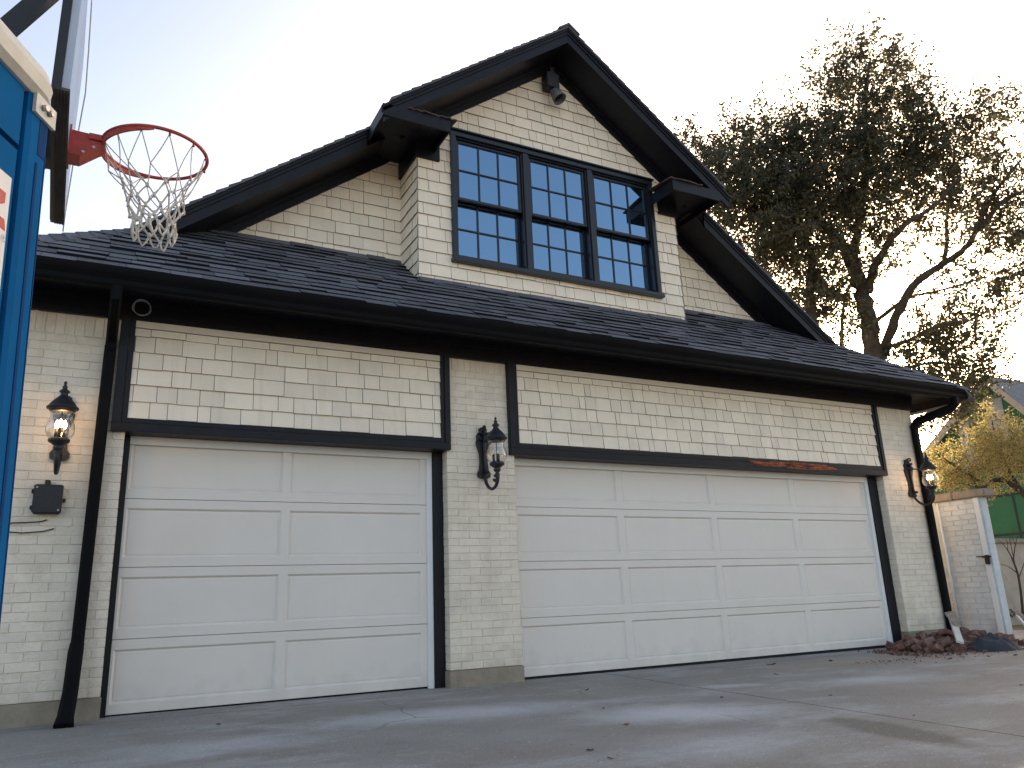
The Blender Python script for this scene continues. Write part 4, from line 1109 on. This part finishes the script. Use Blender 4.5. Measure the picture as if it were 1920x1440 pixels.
def tree(name,label,loc,limbs,blobs,D,leafm,density,per,rad,lsize,seed,group=None,spread=.6,tw=.02,minr=.006):
    rnd=random.Random(seed)
    t=thing(name,label,'tree',loc,group)
    mb=MB();sk=[]
    for pts,r0,r1 in limbs:
        sp=spline(pts);n=len(sp)
        rs=[r0+(r1-r0)*(i/(n-1))**.8 for i in range(n)]
        rs=[r*(1+.08*math.sin(i*1.7+r0*50)) for i,r in enumerate(rs)]
        sp=[p+Vector((rnd.uniform(-1,1),rnd.uniform(-1,1),rnd.uniform(-1,1)))*rs[i]*.25 for i,p in enumerate(sp)]
        mb.tube(sp,rs,9)
        for p,r in zip(sp,rs): sk.append((p,r))
    cl=[];tips=[]
    for bx,by,br,dens in blobs:
        n=max(1,int(density*dens*(br/100.)**2))
        for _ in range(n):
            while True:
                a,b,c=rnd.uniform(-1,1),rnd.uniform(-1,1),rnd.uniform(-1,1)
                if a*a+b*b+c*c<=1:break
            cl.append(at(bx+a*br,by+b*br,D+c*br/FPX*D*1.1*spread/.6))
    SK=np.array([tuple(p) for p,r in sk]);SR=[r for p,r in sk]
    order=sorted(range(len(cl)),key=lambda i:float(np.min(np.sum((SK-np.array(cl[i]))**2,1))))
    for i in order:
        c=cl[i];d=np.sum((SK-np.array(c))**2,1)+np.where(np.array(SK[:,2])>c.z+.3,4.,0)
        k=int(np.argmin(d));p=Vector(SK[k]);L_=(c-p).length
        if L_<.05:continue
        r0=min(SR[k]*.75,.010+.016*L_);m=(p+c)/2+Vector((rnd.uniform(-.18,.18),rnd.uniform(-.18,.18),rnd.uniform(-.02,.12)))*L_
        n=max(3,int(L_/.25)+2)
        pts=[p*(1-u)**2+m*2*u*(1-u)+c*u*u for u in [q/n for q in range(n+1)]]
        pts=[q+Vector((rnd.uniform(-1,1),rnd.uniform(-1,1),rnd.uniform(-1,1)))*.02*(1 if 0<j<n else 0) for j,q in enumerate(pts)]
        rs=[max(minr,r0+(minr-r0)*j/n) for j in range(n+1)]
        mb.tube(pts,rs,5,cap=False)
        SK=np.vstack([SK,[tuple(q) for q in pts[1:]]]);SR+=rs[1:]
        dd=(pts[-1]-pts[-3]);dd=dd.normalized() if dd.length>1e-6 else Vector((0,0,1));dd=(dd+Vector((0,0,.5))).normalized();tips.append((c,dd))
    mb.build('trunk',BARK,t)
    g=[]
    for c,dd in tips:
        k=rnd.uniform(.7,1.5)
        for q,sc_ in ((-.55,.8),(-.1,1.),(.35,.85),(.8,.6),(1.2,.4)): g.append((c+dd*q*rad*1.25*k+Vector((rnd.gauss(0,.25),rnd.gauss(0,.25),rnd.gauss(0,.2)))*rad,sc_))
    V,F_=leaves([c for c,_ in g],max(2,per//5),rad*.62,lsize,seed)
    leafobj('crown',V,F_,leafm,t);return t
D=18.
def A_(px,py,dd=0.):return at(px,py,D+dd)
base=A_(1640,760);base.z=-.05
baseB=A_(1655,770,.3);baseB.z=-.05
limbs=[
 ([base,A_(1632,760),A_(1636,660),A_(1624,580),A_(1605,509),A_(1590,475)],.27,.14),
 ([A_(1590,475),A_(1560,438,-.3),A_(1537,411,-.5),A_(1500,360,-.7),A_(1450,300,-.8)],.13,.04),
 ([A_(1597,495),A_(1605,452,.3),A_(1616,377,.4),A_(1624,302,.5),A_(1622,210,.3),A_(1630,120,.2)],.13,.03),
 ([A_(1628,545),A_(1640,500,-.4),A_(1669,452,-.7),A_(1699,419,-1),A_(1755,383,-1.2),A_(1800,330,-1.2)],.12,.03),
 ([baseB,A_(1650,740,.3),A_(1662,650,.2),A_(1687,580,0),A_(1717,531,-.2),A_(1770,494,-.3),A_(1815,460,-.4),A_(1837,415,-.5),A_(1867,359,-.5),A_(1912,302,-.4)],.155,.03),
 ([A_(1837,430,-.5),A_(1882,377,-.8),A_(1925,355,-1),A_(1980,330,-1)],.06,.025),
 ([A_(1770,492,-.3),A_(1776,450,.2),A_(1774,415,.4),A_(1785,359,.6),A_(1790,290,.6)],.06,.02),
 ([A_(1520,760,-.6),A_(1522,650,-.5),A_(1519,565,-.4),A_(1522,490,-.3),A_(1509,447,-.2),A_(1459,396,0),A_(1400,340,.2)],.16,.035),
 ([A_(1575,720,.6),A_(1578,640,.6),A_(1580,590,.5),A_(1590,540,.4)],.06,.03),
 ([A_(1662,650,.2),A_(1700,640,-.6),A_(1760,610,-1.2),A_(1820,600,-1.6)],.06,.02),
 ([A_(1650,700,.2),A_(1700,690,.5),A_(1760,680,.8),A_(1830,690,1.0)],.06,.02),
 ([A_(1645,600,.5),A_(1700,560,1.0),A_(1760,545,1.4),A_(1850,520,1.6)],.06,.02),
]
Fu=1.;Sp=.52
blobs=[(1622,115,58,.7),(1560,150,48,.6),(1690,150,60,.6),(1596,215,80,.9),(1690,230,80,.8),(1770,240,75,.6),(1860,215,55,.55),(1800,310,90,.7),(1885,330,60,.5),
 (1452,250,60,.75),(1400,300,80,.9),(1305,280,45,.5),(1345,350,85,1.),(1450,345,100,1.1),(1555,310,105,1.15),(1520,410,100,1.05),(1430,430,90,1.),(1640,340,95,1.1),(1600,420,80,.8),(1720,340,75,.8),
 (1462,510,65,.7),(1540,520,75,.7),(1640,480,55,.45),(1700,440,50,.45),(1560,600,60,.45),(1500,570,45,.5),
 (1800,420,80,Sp),(1885,420,65,Sp),(1770,570,85,.40),(1850,560,70,.42),(1910,470,60,.45),(1810,640,70,.5),(1740,650,60,.5),(1690,690,50,.7),(1770,705,70,.8),(1850,690,45,.6),(1900,560,45,.4),(1620,600,40,.35),(1560,560,60,.5),(1480,450,60,.5),
 (1740,770,45,.7),(1800,750,50,.45),(1960,380,80,.6),(1980,250,70,.5),(1980,520,70,.4)]
tree('oak_tree','big dark live oak with several limbs rising behind the garage roof',tuple(base),limbs,blobs,D,LEAF,175,50,.28,.088,41,spread=.8)
D2=19.5
def B_(px,py,dd=0.):return at(px,py,D2+dd)
bs=B_(1935,1010);bs.z=-.05
limbs=[([bs,B_(1935,960),B_(1905,915),B_(1870,900),B_(1835,915),B_(1815,880)],.10,.03),([B_(1920,930),B_(1890,880,.3),B_(1870,830,.4),B_(1860,790,.3)],.06,.015),([B_(1840,905),B_(1800,880,-.3),B_(1770,860,-.5)],.04,.012),([B_(1925,940),B_(1930,870,.3),B_(1925,810,.3)],.06,.02)]
blobs=[(1862,810,40,1.1),(1890,850,50,1.1),(1830,860,45,1.),(1790,870,38,.95),(1860,890,45,.8),(1920,830,45,1.),(1770,895,28,.9),(1800,905,28,.8),(1930,880,45,.8),(1755,860,25,.7),(1960,840,50,.8),(1850,775,18,.7),(1815,815,25,.4)]
tree('golden_tree','small tree with golden sunlit leaves in front of the green house',tuple(bs),limbs,blobs,D2,LEAFG,420,30,.16,.055,43,spread=.8)
# bare sapling against the garden wall
t=thing('bare_sapling','thin leafless sapling against the tan garden wall','sapling',tuple(at(1918,1150,13.2)))
mb=MB();sb=at(1918,1150,13.2);s=lambda x,y:at(x,y,13.2)
for pts,r0,r1 in (([sb,s(1914,1110),s(1908,1075),s(1897,1045)],.022,.014),([s(1897,1045),s(1885,1025),s(1872,1012)],.011,.004),([s(1900,1052),s(1904,1020),s(1912,995)],.011,.004),([s(1908,1075),s(1890,1062),s(1876,1058)],.009,.004),([s(1903,1058),s(1896,1025),s(1892,1005)],.008,.003),([s(1910,1085),s(1922,1050),s(1930,1015)],.010,.004),([s(1890,1032),s(1888,1015),s(1880,1002)],.006,.003),([s(1904,1022),s(1898,1005),s(1900,990)],.006,.003)):
    sp=spline(pts,4);mb.tube(sp,[r0+(r1-r0)*i/(len(sp)-1) for i in range(len(sp))],6)
mb.build('stem',BARK,t)
# low planting strip at the foot of the garden wall
mb=MB();g=np.random.default_rng(9)
cs=[Vector((x,1.72+random.uniform(-.1,.06),random.uniform(.03,.16))) for x in np.arange(11.5,20,.09)]
V,F_=leaves(cs,10,.1,.06,77)
me=bpy.data.meshes.new('ground_cover');me.from_pydata(V.tolist(),[],F_.tolist());me.materials.append(LEAF)
o=bpy.data.objects.new('ground_cover',me);COL.objects.link(o);tag(o,'dark low planting along the foot of the tan garden wall','plants',kind='stuff')
# ------------------------------------------------------------------ light
w=bpy.data.worlds.new('World');sc.world=w;w.use_nodes=True;nt=w.node_tree
sky=nt.nodes.new('ShaderNodeTexSky');sky.sky_type='NISHITA';sky.sun_disc=False
SEL,SAZ=R(14.2),R(55)
sky.sun_elevation=SEL;sky.sun_rotation=SAZ;sky.altitude=100;sky.air_density=.9;sky.dust_density=3.2;sky.ozone_density=.35
bg=nt.nodes['Background'];bg.inputs[1].default_value=.13;tint=nt.nodes.new('ShaderNodeMix');tint.data_type='RGBA';tint.blend_type='MULTIPLY';tint.inputs[0].default_value=1.
tint.inputs[7].default_value=(1.,.90,.835,1);nt.links.new(sky.outputs[0],tint.inputs[6]);nt.links.new(tint.outputs[2],bg.inputs[0])
sl=bpy.data.lights.new('Sun','SUN');sl.energy=3.2;sl.angle=R(.5);sl.color=(1,.80,.56)
so=bpy.data.objects.new('Sun',sl);COL.objects.link(so)
dv=Vector((math.sin(SAZ)*math.cos(SEL),math.cos(SAZ)*math.cos(SEL),math.sin(SEL)))
so.rotation_euler=dv.to_track_quat('Z','Y').to_euler();so.location=(20,15,20)
sc.view_settings.view_transform='Standard';sc.view_settings.look='None';sc.view_settings.gamma=1;sc.view_settings.exposure=1.97
sc.cycles.max_bounces=8;sc.cycles.transparent_max_bounces=12
